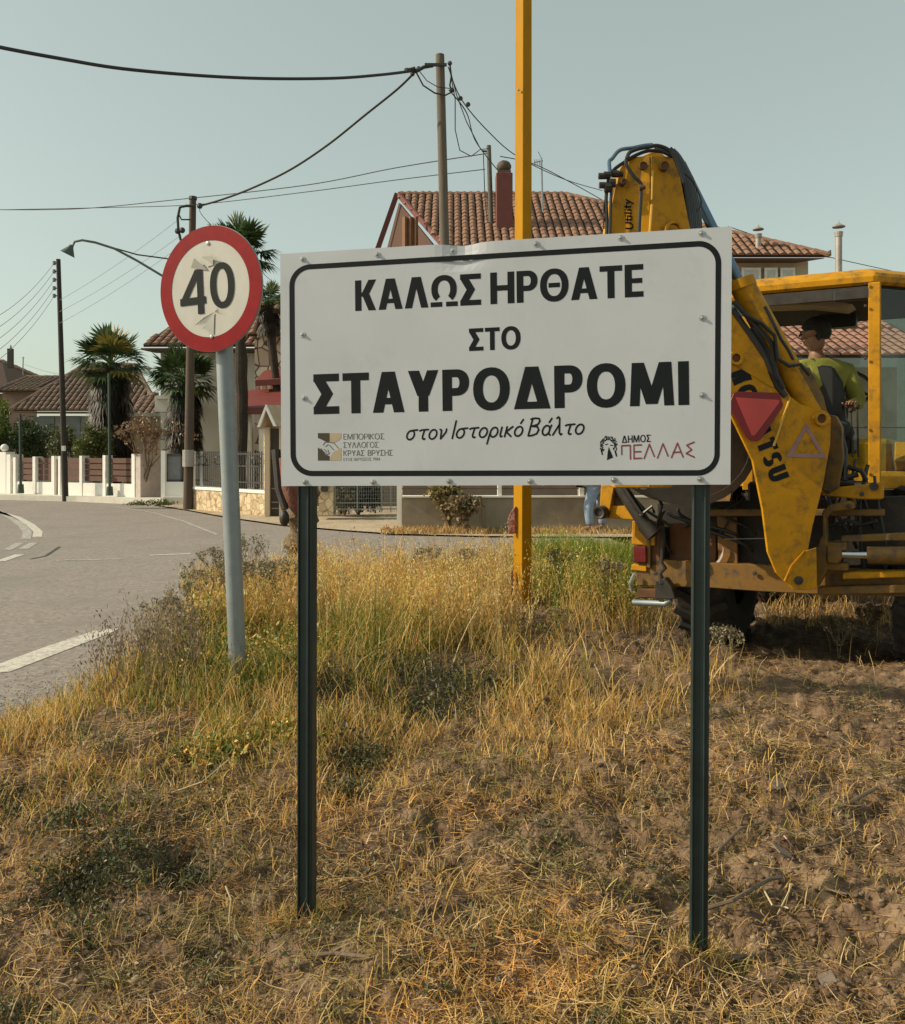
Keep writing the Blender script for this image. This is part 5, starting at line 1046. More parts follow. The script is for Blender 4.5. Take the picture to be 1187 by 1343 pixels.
for pts,lab in (([(588,88,20.2),(605,130,22),(640,172,23),(680,206,26),(740,235,30),(790,250,33)],'thin wire falling right from the wooden pole past the yellow pole'),
    ([(589,118,20.2),(612,148,21.2),(625,187,24),(660,232,27.6)],'drop wire from the wooden pole towards the red chimney'),
    ([(656,205,27),(700,215,27.5),(750,240,29),(800,268,31)],'thin wire right of the yellow pole meeting the tiled roof'),
    ([(955,297,30),(1000,312,31),(1050,328,32),(1100,340,33),(1200,362,35)],'thin wire passing above the hip roof at the right')):
    wire(pts,.014,label=lab)
# pole head hardware
MB().bar(P(557,85,20.0),P(586,85,20.0),.06,.06).build('cross_arm',m_iron,pm)
for pts,r in (([(545,94,19.8),(556,88,20),(568,86,20)],.04),([(546,95,19.8),(555,112,20),(570,122,20),(584,125,20),(596,119,20)],.018),([(549,92,19.8),(560,106,20),(574,114,20),(590,116,20)],.010),([(590,84,20.2),(592,100,20.2),(590,112,20.2),(592,118,20.2)],.02),([(590,92,20.2),(597,130,21),(597,170,22),(603,197,23),(618,205,24),(630,196,26),(641,195,27)],.013),([(590,90,20.2),(599,125,21),(612,160,22),(630,195,24)],.013),([(545,90,19.8),(538,92,19.8),(532,92,19.7)],.05)):
    mb=MB(); mb.tube([P(*p) for p in pts],r,6); mb.build('service_loop',m_wire,pm,smooth=True)
for x,y in ((545,93),(541,97),(590,83),(593,118),(604,129),(614,137),(549,90)): MB().ball(P(x,y,20),.055,8).build('connector',m_iron,pm)
mb=MB(); mb.tube([P(*p) for p in ((634,203,27),(636,260,27),(640,300,27))],.015,5); mb.tube([P(632,198,27),(P(641,199,27))],.03,5); mb.build('service_loop',m_wire,p2)
mb=MB(); mb.tube([P(*p) for p in ((256,270,23),(244,270,23),(236,272,23),(233,286,23),(234,302,23),(237,315,23))],.035,6); mb.tube([P(*p) for p in ((250,288,23),(238,288,23),(234,280,23))],.02,6); mb.build('service_loop',m_wire,p3)
for x,y in ((233,303),(239,302),(262,270)): MB().ball(P(x,y,23),.08,8).build('connector',m_iron,p3)
MB().tube([P(253,258,23.2),P(253,262,23.2)],.11,8).build('pole_cap',m_iron,p3)
# street lamp arm
sl2=thing('street_lamp',P(247,400,23.1),'street lamp with curved arm and small conical shade left of the round sign','lamp')
mb=MB(); mb.tube([P(*p) for p in ((249,385,23.1),(215,363,22.8),(180,342,22.5),(150,326,22.3),(125,318,22.1),(108,315,22),(98,317,22),(94,325,22))],.03,8); mb.build('arm',mat('grey_green_paint',(.11,.13,.12),.5),sl2,smooth=True)
mb=MB(); mb.tube([P(*p) for p in ((145,324,22.3),(180,334,22.6),(225,340,23)) ],.018,6); mb.build('stay_wire',m_iron,sl2)
c=P(92,326,22); axd=Vector((.45,0,.9)).normalized(); mb=MB(); mb.lathe(c,axd,[(.05,.10),(.065,.04),(.17,-.13),(.185,-.16),(.14,-.14),(.001,-.08)],16); mb.build('shade',mat('dark_green_shade',(.05,.08,.07),.45),sl2,smooth=True)
m_gl=mat('dark_green_pipe',(.035,.06,.045),.6)
for x,yt,yb,lab,d in ((27.3,543,645,'thin green garden lamp post in front of the left part of the white fence',28.6),(144,490,648,'taller thin green post with a stout base before the white fence',27.0)):
    o=thing('garden_lamp_post',P(x,yb,d),lab,'lamp post'); mb=MB(); mb.tube([P(x,yb,d),P(x-1,yt,d)],.045,8); mb.build('shaft',m_gl,o,smooth=True)
    mb=MB(); mb.tube([P(x,yb+2,d),P(x,yb-10,d)],[.11,.09],10); mb.build('base',m_gl,o,smooth=True)
o=thing('garden_lamp_post',P(8,600,34),'grey post with small white lantern above the left bush','lamp post'); MB().tube([P(8,640,34),P(8,545,34)],.07,8).build('shaft',m_galv,o); MB().ball(P(8.5,541,34),.13,8).build('lantern',m_wallw,o)
# ------------------------------------------------------------------ vegetation: leaves, palms, bushes
def quads(cs,nrm_,tan,L,Wd,bend=0):
    """leaf diamonds: centres (n,3)"""
    n=len(cs); b=np.cross(nrm_,tan); b/=np.linalg.norm(b,axis=1,keepdims=True)+1e-9
    v=np.stack([cs-tan*L[:,None]*.5,cs+b*Wd[:,None]*.5,cs+tan*L[:,None]*.5,cs-b*Wd[:,None]*.5],1)
    return v.reshape(-1,3),np.arange(4*n).reshape(n,4)
def unit(n,r=rng):
    v=r.normal(size=(n,3)); return v/np.linalg.norm(v,axis=1,keepdims=True)
def bush(name,c,rad,n,leaf,cols,label,cat='bush',trunk=True,group=None,clumps=None):
    """leafy crown from random clumps with gaps"""
    c=Vector(c); o=thing(name,Vector((c.x,c.y,0)),label,cat,group); k=clumps or 28
    cc_=unit(k)*(rng.random((k,1))**.4)*.78; cc_[:,2]=cc_[:,2]
    idx=rng.integers(0,k,n); off=unit(n)*(rng.random((n,1))**.5)*.30
    p=(cc_[idx]+off)*np.array(rad)+np.array(c)
    p=p[p[:,2]>.03]; n=len(p)
    V_,Q_=quads(p,unit(n),unit(n),leaf*(.6+.8*rng.random(n)),leaf*(.35+.35*rng.random(n)))
    cols=np.array(cols); tt=rng.random(n); ci=cols[rng.integers(0,len(cols),n)]*(.75+.5*tt[:,None])
    V_=V_-np.array(o.location)
    npmesh('crown',V_,Q_,M_leaf,np.repeat(ci,4,0),o)
    if trunk:
        mb=MB(); b0=Vector((c.x,c.y,0))
        for q in range(7):
            j=rng.integers(0,k); e=Vector(cc_[j]*np.array(rad)*.9)+c; mb.tube([b0,b0.lerp(e,.45)+Vector((0,0,.1)),e],[rad[0]*.05,rad[0]*.035,.008],6)
        mb.build('trunk',mat('bark',(.13,.09,.06),.9),o)
    return o
dk=[(.03,.055,.018),(.045,.075,.02),(.06,.085,.025)]; lg=[(.10,.14,.03),(.07,.11,.025),(.15,.17,.04)]
c=P(30,580,31); bush('garden_bush',c,(1.5,1.2,1.25),9000,.10,dk,'dark round green bush behind the left white fence panels')
c=P(-4,560,30.5); bush('garden_bush',c,(.6,.6,1.3),3500,.10,[(.16,.20,.03),(.11,.15,.03)],'bright yellow green bush cut by the left picture edge')
c=P(84,585,30); bush('garden_bush',c,(.7,.8,.75),3000,.09,[(.07,.09,.03),(.12,.12,.05)],'small dull green bush beside the slender dark pole')
c=P(123,588,28.6); bush('garden_bush',c,(.72,.6,.95),4500,.09,[(.12,.14,.035),(.07,.10,.03),(.20,.18,.05)],'mid green bush hanging over the white fence before the shaggy palm')
c=P(200,615,27.6); bush('garden_bush',c,(.5,.5,.55),1500,.08,[(.12,.13,.03),(.2,.18,.06)],'small yellow green bush in the garden opening')
def bare_shrub(name,base,h,spread,label,n=60,leaf=None):
    o=thing(name,base,label,'shrub'); mb=MB(); base=Vector(base); tips=[]
    def br(p,d,l,r,lv):
        q=p+d*l; m_=p.lerp(q,.5)+Vector((random.uniform(-1,1),random.uniform(-1,1),0))*l*.08; mb.tube([p,m_,q],[r,r*.8,r*.6],5)
        tips.append(q)
        if lv>0:
            for _ in range(random.choice((2,3,3))):
                nd=(d+Vector((random.uniform(-1,1)*spread,random.uniform(-1,1)*spread,random.uniform(-.2,.5)))).normalized(); br(q,nd,l*random.uniform(.6,.85),r*.6,lv-1)
    for k in range(4): br(base,Vector((random.uniform(-.4,.4),random.uniform(-.3,.3),1)).normalized(),h*.3,.035,4)
    mb.build('branches',mat('brown_twigs',(.16,.10,.065),.9),o)
    t=np.array([tuple(v) for v in tips]); t=np.repeat(t,n//8+2,0)+rng.normal(size=(len(t)*(n//8+2),3))*.05; m_=len(t)
    V_,Q_=quads(t,unit(m_),unit(m_),.07+.05*rng.random(m_),.04+.03*rng.random(m_)); ci=np.array(leaf or [(.24,.15,.08),(.14,.09,.05),(.3,.2,.12)])[rng.integers(0,3,m_)]
    npmesh('crown',V_-np.array(o.location),Q_,M_leaf,np.repeat(ci,4,0),o); return o
bare_shrub('dry_shrub',P(188,640,26.9)*1,2.3,.55,'brown half bare shrub growing between the white fence and the garden opening',20)
bare_shrub('dry_shrub',Vector((P(592,0,16.9).x,16.9,-.03)),.95,.6,'olive brown shrub against the grey plaster wall at the foot of the wooden pole',60,[(.26,.20,.08),(.16,.14,.05),(.40,.31,.15)])
bare_shrub('dry_shrub',Vector((P(612,0,16.6).x,16.6,-.03)),.7,.6,'smaller brown shrub just right of the olive one by the plaster wall',40,[(.20,.14,.08),(.12,.10,.04),(.30,.22,.12)])
bush('garden_bush',Vector((P(470,0,21).x,21,.7)),(.8,.4,.9),3000,.10,[(.03,.045,.02),(.08,.08,.04),(.16,.12,.07)],'dark leafy plant behind the wire gate under the board')
bush('garden_bush',Vector((P(452,0,20.5).x,20.5,.4)),(.35,.3,.5),900,.08,[(.20,.14,.09),(.10,.10,.04)],'small brownish plant at the left end of the wire gate')
def palm(c,base,cr,tr0,tr1,label,nf=46,skirt=0,seed=1,dead=.12,shag=0):
    r=np.random.default_rng(seed); c=Vector(c); base=Vector(base); o=thing('fan_palm',base,label,'palm tree','fan palms in the gardens')
    mb=MB(); N_=14; pts=[base.lerp(c,i/N_)+Vector((r.normal()*.02,r.normal()*.02,0)) for i in range(N_+1)]
    mb.tube(pts,[tr0+(tr1-tr0)*i/N_ + r.uniform(-.02,.03) for i in range(N_+1)],12); mb.build('trunk',mat('palm_bark',(.035,.026,.018),.95,var=.4,scale=9,bump=.8,bscale=25),o)
    Vs=[];Cs=[];Fs=[]; nb=0; Lc=np.array(o.location)
    def fan(org,d,size,droop,col):
        nonlocal nb
        d=d/np.linalg.norm(d); up=np.array([0,0,1.]); s_=np.cross(d,up); s_=s_/(np.linalg.norm(s_)+1e-6); n2=np.cross(s_,d)
        tip=org+d*size*.5; # petiole end
        w=size*.02; Vs.append(np.array([org-s_*w,org+s_*w,tip+s_*w,tip-s_*w])-Lc); Cs.append(np.tile(col*1.2,(4,1))); Fs.append(np.array([[0,1,2,3]])+nb); nb+=4
        K_=15
        for a in np.linspace(-1.5,1.5,K_):
            a=a+r.normal()*.05; dd=d*math.cos(a)+s_*math.sin(a)+n2*.12*math.cos(a*2); l=size*.62*(1-.12*abs(a))*r.uniform(.85,1.1)
            q=tip+dd*l*.6; e=tip+dd*l-up*droop*l*.45; wd=size*.038; sdv=np.cross(dd,n2); sdv/=np.linalg.norm(sdv)+1e-6
            Vs.append(np.array([tip,q+sdv*wd,e,q-sdv*wd])-Lc); cvar=r.uniform(.8,1.25); Cs.append(np.tile(col*cvar,(4,1))); Fs.append(np.array([[0,1,2,3]])+nb); nb+=4
    for i in range(nf):
        th=r.uniform(0,2*math.pi); ph=math.asin(r.uniform(-.55,1)); d=np.array([math.cos(th)*math.cos(ph),math.sin(th)*math.cos(ph),math.sin(ph)])
        col=np.array([.045,.08,.026]) if r.random()>dead else np.array([.25,.20,.05])
        col=col*(1.5 if r.random()<.2 else 1)
        fan(np.array(c)+d*.05,d,cr*r.uniform(.8,1.08),.5 if ph<.5 else .2,col)
    npmesh('crown',np.concatenate(Vs),np.concatenate(Fs),M_leaf,np.concatenate(Cs),o)
    if skirt>0:
        Vs=[];Cs=[];Fs=[];nb=0
        n_=int(60*skirt)+30
        for i in range(n_):
            th=r.uniform(0,2*math.pi); z=r.uniform(0,1)**.8*skirt; d=np.array([math.cos(th)*.55,math.sin(th)*.55,-1.0]); col=np.array([.030,.021,.014])*r.uniform(.5,1.5) if not shag or r.random()<.8 else np.array([.03,.045,.02])
            fan(np.array(c)+np.array([math.cos(th)*tr1,math.sin(th)*tr1,-z]),d,cr*r.uniform(.45,.7)*(1 if not shag else shag),.9,col)
        npmesh('skirt',np.concatenate(Vs),np.concatenate(Fs),M_leaf,np.concatenate(Cs),o)
    return o
palm(P(146,478,30.5),Vector((P(147,0,30.5).x,30.5,0)),1.38,.34,.3,'stout fan palm with a shaggy brown trunk behind the white fence',56,3.3,3,.14,1.0)
palm(P(242,500,28.5),Vector((P(241,0,28.5).x,28.5,0)),1.22,.16,.14,'fan palm with long hanging dark fronds behind the dark wooden pole',50,1.7,5,.08,1.1)
palm(P(316,330,25.2),Vector((P(317,0,25.2).x,25.2,0)),1.05,.19,.13,'tallest fan palm with a slim rough trunk behind the round sign',52,.5,8,.05)
palm(P(352,398,27),Vector((P(378,0,27).x,27,0)),.75,.14,.12,'fan palm crown half hidden at the left edge of the board',36,.6,9,.05)
# low lawn-edge shrub at the pavement
bush('kerb_weed',Vector((G(200,664,0).x,G(200,664,0).y,.05)),(1.1,.3,.16),1200,.06,[(.07,.10,.02),(.14,.14,.04)],'low green weeds on the kerb below the garden opening','weeds',trunk=False)
# ivy / vine wrapped stump behind left post
tk=thing('tree_stump',Vector((P(392,0,9.6).x,9.6,-.1)),'shaggy vine covered tree stump behind the dark left post','stump')
mb=MB(); N_=26; pts=[]; rr2=[]
for i in range(N_+1):
    y=785-(785-560)*i/N_; pts.append(P(395-3*math.sin(i*.3),y,9.6)); rr2.append(.15+.03*math.sin(i*1.7)+random.uniform(-.02,.02))
mb.tube(pts,rr2,14); mb.build('trunk',mat('shaggy_bark',(.16,.11,.06),.95,var=.6,scale=14,stretch=(3,3,.5),bump=1,bscale=22),tk,smooth=True)
mb=MB(); mb.tube([P(378,600,9.45),P(382,640,9.42),P(386,662,9.42),P(390,676,9.45)],[.10,.10,.07,.02],12); mb.build('torn_bark',mat('red_brown_bark',(.17,.07,.05),.95,var=.5,scale=16,bump=.8,bscale=25),tk,smooth=True)
mb=MB(); mb.tube([P(362,590,9.5),P(366,640,9.45),P(374,668,9.4)],[.05,.045,.04],8); mb.ball(P(373,680,9.4),.055,10,(1,1,1.6)); mb.build('dark_knot',m_cast,tk,smooth=True)
# ------------------------------------------------------------------ grasses (ribbons)
def ribbons(X,Y,Zo,hgt,wid,lean,az,curl,col,seg=3):
    """standing or lying blades. lean = angle from vertical; curl adds lean towards the tip"""
    n=len(X); Z=H(X,Y)+Zo; p=np.stack([X,Y,Z],-1); fa=rng.uniform(0,2*math.pi,n)
    wid=np.broadcast_to(np.asarray(wid,float),(n,)); wv=np.stack([np.cos(fa),np.sin(fa),np.zeros(n)],-1); V_=[]; l=hgt/seg
    for k in range(seg+1):
        ww=wid*(1-.85*k/seg)**.6; V_.append(p-wv*ww[:,None]/2); V_.append(p+wv*ww[:,None]/2)
        th=lean+curl*(k/seg); az2=az+.35*np.sin(k+fa)*(lean>1)
        p=p+np.stack([np.sin(th)*np.cos(az2),np.sin(th)*np.sin(az2),np.cos(th)],-1)*l[:,None]
    V_=np.stack(V_,1).reshape(-1,3); b=np.arange(n)[:,None]*(2*(seg+1))
    Fq=np.concatenate([b+np.array([[2*k,2*k+1,2*k+3,2*k+2]]) for k in range(seg)],0)
    return V_,Fq,np.repeat(col,2*(seg+1),0)
def sample(n,y0,y1,u0=-.72,u1=.78):
    u_=rng.uniform(u0,u1,n); w_=rng.uniform(1/y1,1/y0,n); Y=1/w_; return u_*Y,Y
def inverge(X,Y,m=.1):
    return Y<np.interp(X/Y,NU,ND)-m
def blob(X,Y,px,py,rx,ry):
    """gaussian weight centred on a place on the ground"""
    c=G(px,py,0); 
    sx_=rx/F*c.y; sy_=ry*c.y*c.y/(1.5*F); return np.exp(-((X-c.x)/sx_)**2-((Y-c.y)/sy_)**2)
def palette(cols,n,jit=.2):
    c=np.array(cols); i=rng.integers(0,len(c),n); return c[i]*(1+rng.uniform(-jit,jit,(n,1)))
straw=[(.74,.51,.22),(.64,.40,.14),(.80,.61,.32),(.46,.28,.11),(.70,.43,.13),(.33,.20,.09)]
gold=[(.78,.47,.11),(.68,.43,.13),(.56,.34,.09),(.80,.58,.24),(.42,.30,.08)]
green=[(.19,.23,.03),(.14,.19,.03),(.28,.29,.05),(.08,.12,.025),(.36,.31,.07)]
# bare / disturbed zones where little grows
def dens_stand(X,Y):
    d=.02+.06*ss(3.2,4.5,Y)
    d=d+1.0*ss(4.2,5.2,Y)*(1-ss(.2,1.2,X-.0))        # long grass band left of centre
    d=d+.8*ss(6.4,7.4,Y)*(1-ss(1.0,1.5,X))+.5*ss(7.2,8.5,Y)
    d=d+.9*blob(X,Y,120,970,160,60)+.6*blob(X,Y,480,930,110,90)+.35*blob(X,Y,770,950,170,60)
    d=d*(1-.75*blob(X,Y,780,880,60,40))*(1-.92*ss(1.75,2.05,X)*ss(4.2,4.9,Y)*(Y<8.2))
    d=d*(1-.85*blob(X,Y,690,815,45,60))*(1-.8*blob(X,Y,392,800,34,50))*(1-.8*ss(.30,.45,.5-np.abs((X-(.05+.30*(Y-4.6)))-0)*1.2)*(Y<6.2)*(Y>4.0))
    d=d*(.10+1.45*ss(.40,.62,fbm(X*1.8,Y*1.8,21)))
    return np.clip(d,0,1)
def greenness(X,Y):
    g=.08+.95*blob(X,Y,300,890,170,70)+.55*blob(X,Y,520,850,150,60)+.5*blob(X,Y,700,770,80,40)+1.2*blob(X,Y,790,745,60,30)+.4*blob(X,Y,620,800,140,60)+.5*blob(X,Y,150,1080,120,60)
    return np.clip(g*(.4+1.1*fbm(X*2.3,Y*2.3,31)),0,1)
def emit(name,parts,label=None):
    V_=[];F_=[];C_=[];b=0
    for v,f,c in parts: V_.append(v);F_.append(f+b);C_.append(c);b+=len(v)
    o=npmesh(name,np.concatenate(V_),np.concatenate(F_),M_grass,np.concatenate(C_)); tag(o,label,'grass',kind='stuff'); return o
# 1 standing dry and green grass
X,Y=sample(190000,1.9,15.5); k=(rng.random(len(X))<dens_stand(X,Y))&inverge(X,Y,.15); X,Y=X[k],Y[k]; n=len(X)
gr=greenness(X,Y); isg=rng.random(n)<gr*.75
hb=.10+.30*ss(4.0,6.5,Y)*(1-.45*ss(.9,1.6,X))+.12*ss(7,11,Y); hh=hb*rng.uniform(.4,1.25,n)*(.25+1.35*fbm(X*1.6,Y*1.6,41))*(1-.45*ss(7.5,9.5,Y))*(1-.5*blob(X,Y,690,830,60,70))
col=np.where(isg[:,None],palette(green,n,.3),palette(gold+straw,n,.25))
print('standing',n)
emit('dry_grass',[ribbons(X,Y,-.01,hh,.0035+.0006*Y,rng.uniform(.0,.5,n),rng.uniform(0,6.28,n),rng.uniform(.1,1.3,n),col)],'mixed golden and olive grass standing along the verge')
# 2 straw litter lying on the soil
X,Y=sample(150000,1.75,9.0); dn=.26+.80*ss(.42,.66,fbm(X*2.6,Y*2.6,51,4,.6))+.5*blob(X,Y,760,960,200,90)+.4*blob(X,Y,1000,930,150,60); dn=dn*(1-.35*blob(X,Y,150,1290,260,60))*(1-.5*ss(.5,1.2,X)*(1-ss(3.2,4.2,Y)))
k=(rng.random(len(X))<dn)&inverge(X,Y,.05); X,Y=X[k],Y[k]; n=len(X); L_=rng.uniform(.018,.085,n)*(1+.10*Y)*np.where(rng.random(n)<.06,1.8,1)
wet=fbm(X*1.4,Y*1.4,61)[:,None]; col=palette(straw,n,.3)*(.55+.85*wet)
t1=ss(.5,.68,fbm(X*3.1,Y*3.1,71))[:,None]; t2=ss(.52,.7,fbm(X*2.7,Y*2.7,83))[:,None]; t3=ss(.5,.68,fbm(X*3.5,Y*3.5,97))[:,None]
col=col*(1-t1*.55*np.array([.15,.1,-.25]))*(1-t2*np.array([.38,.22,.35]))*(1+t3*np.array([.12,-.04,-.22]))
dkm=(rng.random(n)<.30)[:,None]; col=np.where(dkm,palette([(.08,.05,.03),(.12,.08,.045),(.05,.035,.025)],n),col)
print('litter',n)
emit('straw_litter',[ribbons(X,Y,rng.uniform(.0,.022,n),L_,.0025+.0006*Y,rng.uniform(1.38,1.68,n),rng.uniform(0,6.28,n),rng.uniform(-.45,.4,n),col,4)],'broken straw lying over the bare earth')
# 3 short tufts in the foreground (clustered)
cx1,cy1=sample(520,1.9,5.2); cy1=np.abs(cy1); m_=26; X=np.repeat(cx1,m_)+rng.normal(size=520*m_)*.035; Y=np.repeat(cy1,m_)+rng.normal(size=520*m_)*.035
gt_=np.repeat(rng.random(520)<.35,m_); sz=np.repeat(rng.uniform(.4,1.1,520),m_); k=inverge(X,Y,.1); X,Y,gt_,sz=X[k],Y[k],gt_[k],sz[k]; n=len(X)
col=np.where(gt_[:,None],palette([(.09,.11,.03),(.14,.15,.04),(.06,.08,.03),(.2,.17,.06)],n,.3),palette(straw,n,.3)*(.6+.6*fbm(X*2,Y*2,77)[:,None]))
emit('grass_tufts',[ribbons(X,Y,-.005,rng.uniform(.03,.10,n)*sz,.0035,rng.uniform(.2,1.1,n),rng.uniform(0,6.28,n),rng.uniform(.2,1.1,n),col)],'small dry and green tufts in the foreground')
# 4 wild oats: tall stalks with drooping seed heads
def oats(n,reg,hr,name,label,seeds=12,cols=gold+straw):
    X,Y=[],[]
    while len(X)<n:
        px=rng.uniform(reg[0],reg[1]); Yd=rng.uniform(reg[2],reg[3]); x=(px-CX)/F*Yd
        if Yd<np.interp(x/Yd,NU,ND)-.1 and rng.random()>.93*float(blob(x,Yd,686,815,30,75)) and rng.random()<.25+1.3*float(fbm(np.array([x*1.3]),np.array([Yd*1.3]),33)[0])-.25: X.append(x);Y.append(Yd)
    X=np.array(X);Y=np.array(Y); hh=rng.uniform(*hr,n)*rng.uniform(.6,1,n); az=rng.uniform(0,6.28,n); col=palette(cols,n,.25); lean=rng.uniform(0,.22,n); curl=rng.uniform(.1,.5,n)
    P_=[ribbons(X,Y,0,hh,.0035+.0003*Y,lean,az,curl,col,5)]
    # heads
    z0=H(X,Y); cs=[];tn=[];cc_=[]
    for s_ in range(seeds):
        f=1-.42*s_/seeds; th=lean+curl*f*.5; b=np.stack([X+np.sin(th)*np.cos(az)*hh*f,Y+np.sin(th)*np.sin(az)*hh*f,z0+np.cos(th)*hh*f],-1)
        off=rng.normal(size=(n,3))*np.array([.028,.028,.012])-np.array([0,0,.012]); cs.append(b+off); t=off*0+rng.normal(size=(n,3))*.5+np.array([0,0,-1.]); t/=np.linalg.norm(t,axis=1,keepdims=True); tn.append(t); cc_.append(col*rng.uniform(.9,1.4,(n,1)))
    cs=np.concatenate(cs);tn=np.concatenate(tn);cc_=np.concatenate(cc_); m_=len(cs)
    v,f=quads(cs,unit(m_),tn,.022+.014*rng.random(m_),.007+.004*rng.random(m_)); P_.append((v,f,np.repeat(np.clip(cc_,0,.75),4,0)))
    return emit(name,P_,label)
oats(1900,(400,700,6.5,11.5),(.40,.72),'wild_oats','tall pale wild oats with drooping seed heads under the board')
oats(900,(255,400,6.6,10),(.35,.68),'wild_oats','tall pale wild oats round the leaning grey pole')
oats(420,(700,830,7.6,10.5),(.4,.75),'wild_oats','tall dry seed stalks right of the yellow pole',10,gold+green)
oats(160,(90,260,5.0,6.6),(.35,.6),'wild_oats','thin dark seed stalks at the road edge',14,[(.14,.10,.07),(.22,.17,.12),(.30,.24,.16)])
# 5 bright green tuft and green mass right of the yellow pole
n=9000; c=G(778,762,-.05); X=c.x+rng.normal(size=n)*.34; Y=c.y+rng.normal(size=n)*.45
emit('green_tuft',[ribbons(X,Y,0,rng.uniform(.2,.62,n),.008,rng.uniform(0,.5,n),rng.uniform(0,6.28,n),rng.uniform(.1,.8,n),palette([(.20,.26,.03),(.28,.33,.05),(.13,.19,.03)],n,.3))],'bright green grass tuft right of the yellow pole')
# 6 leafy weeds
def weeds(spots,name,label,cols,leaf=.03):
    cs=[];cl=[]
    for (px,py,rx,h,n) in spots:
        c=G(px,py,0); r=rx/F*c.y; q=rng.normal(size=(n,3))*np.array([r*.5,r*.5,h*.32])+np.array([c.x,c.y,0]); q[:,2]=H(q[:,0],q[:,1])+np.abs(q[:,2])+.01; cs.append(q); cl.append(palette(cols,n,.4))
    cs=np.concatenate(cs); cl=np.concatenate(cl); n=len(cs); v,f=quads(cs,unit(n),unit(n),leaf*(.3+1.5*rng.random(n)**2),leaf*(.15+.6*rng.random(n)**2))
    o=npmesh(name,v,f,M_leaf,np.repeat(cl,4,0)); tag(o,label,'weeds',kind='stuff')
dks=[(.035,.05,.022),(.07,.085,.03),(.12,.12,.05),(.05,.04,.03),(.16,.14,.06)]  # leaf colours dark, also painting the shaded holes and the ditch shadow
weeds([(600,918,75,.20,2600),(560,938,60,.14,1500),(655,895,50,.16,1400),(475,1000,45,.15,1300),(455,1040,36,.10,700),(520,900,70,.22,1800),(620,850,70,.20,1500),(700,830,60,.2,1500),(430,930,50,.2,1200)],'weeds_and_shade','low dark leafy weeds along the edge of the grass',dks,.026)
weeds([(20,1050,60,.09,1500),(95,1075,50,.08,1300),(112,1138,62,.10,2600),(150,1110,60,.06,900),(238,1125,46,.09,1800),(300,1060,90,.06,700),(200,1080,120,.05,900),(130,1190,80,.05,500),(860,1150,70,.04,350),(700,1090,90,.04,350),(560,1130,80,.04,350),(740,1140,70,.04,350),(640,1230,90,.04,350),(480,1130,60,.04,250)],'weeds_and_shade','flat weeds on the bare foreground soil, their dark green also standing for shaded holes',dks,.020)
rs_=random.Random(9); lo_=[]
for _ in range(70):
    py=rs_.uniform(930,1400); px=rs_.uniform(-60,1180) if py<1150 else rs_.uniform(-60,900); lo_.append((px,py,rs_.uniform(18,60),rs_.uniform(.02,.06),int(rs_.uniform(120,420))))
weeds(lo_,'creeping_weeds','small creeping green and brown leaves scattered over the soil',[(.13,.15,.04),(.20,.20,.07),(.08,.10,.04),(.26,.18,.09),(.34,.28,.2),(.10,.08,.05)],.017)
weeds([(330,900,90,.28,4500),(250,860,60,.25,2600),(420,860,70,.28,2500),(520,820,80,.3,2500),(760,790,80,.5,6500),(815,790,45,.5,3000),(715,790,40,.35,2200),(270,850,50,.5,2600),(330,840,60,.5,3000),(235,880,40,.4,1500),(470,850,60,.35,2200),(380,980,60,.14,1200),(290,1000,60,.12,1200)],'green_weeds','olive green weeds round the grey pole',green+gold[:2],.030)
# thin branching weeds by the sign pole
def branchy(x,y,d,h,label):
    b0=P(x,y,d); b0.z=H1(b0.x,b0.y); o=thing('dry_weed',b0,label,'plant'); mb=MB(); lf=[]
    def br(p,dr,l,r,lv):
        q=p+dr*l; mb.tube([p,q],[r,r*.7],4,cap=False)
        for k in range(3): lf.append(tuple(p.lerp(q,random.random())))
        if lv: 
            for _ in range(2+(random.random()<.5)): br(q,(dr+Vector((random.uniform(-.6,.6),random.uniform(-.6,.6),random.uniform(0,.4)))).normalized(),l*.72,r*.7,lv-1)
    for _ in range(3): br(b0,Vector((random.uniform(-.2,.2),random.uniform(-.2,.2),1)).normalized(),h*.32,.004,4)
    mb.build('stems',mat('dry_stem',(.20,.16,.10),.9),o); t=np.array(lf)+rng.normal(size=(len(lf),3))*.008; m_=len(t)
    v,f=quads(t,unit(m_),unit(m_),.014+.014*rng.random(m_),.008+.008*rng.random(m_)); npmesh('leaves',v-np.array(o.location),f,M_leaf,np.repeat(palette([(.20,.18,.10),(.35,.30,.2),(.14,.13,.07)],m_),4,0),o)
branchy(281,800,7.2,.75,'branching dry weed just left of the leaning grey pole')
branchy(326,790,7.6,.85,'taller branching dry weed just right of the leaning grey pole')
branchy(262,800,7.4,.6,'small branching weed at the road edge left of the grey pole')
for k_,(x_,y_,d_,h_) in enumerate(((245,835,6.9,.5),(300,815,7.0,.7),(345,820,7.1,.65),(232,870,6.2,.4),(372,815,7.4,.6),(560,800,8.6,.6),(610,790,8.9,.55),(735,790,8.4,.6),(800,785,8.3,.6))):
    branchy(x_,y_,d_,h_,['knee high dry weed at the asphalt edge','tall dry weed hugging the left of the grey pole','tall dry weed between the grey pole and the left post','low spreading weed beside the white road line','dry weed close to the left post','dry weed left of the yellow pole foot','shorter dry weed beside the yellow pole','greyish weed right of the yellow pole','greyish weed beside the tail lamp of the machine'][k_])
branchy(215,850,6.6,.45,'sprawling weed nearest the asphalt left of the grey pole')
branchy(1140,800,7.2,.45,'dry weed under the right side of the machine'); branchy(1100,815,7.0,.4,'dry weed below the swing frame of the machine')
branchy(950,845,6.5,.38,'forked pale twigs growing before the rear tyre')
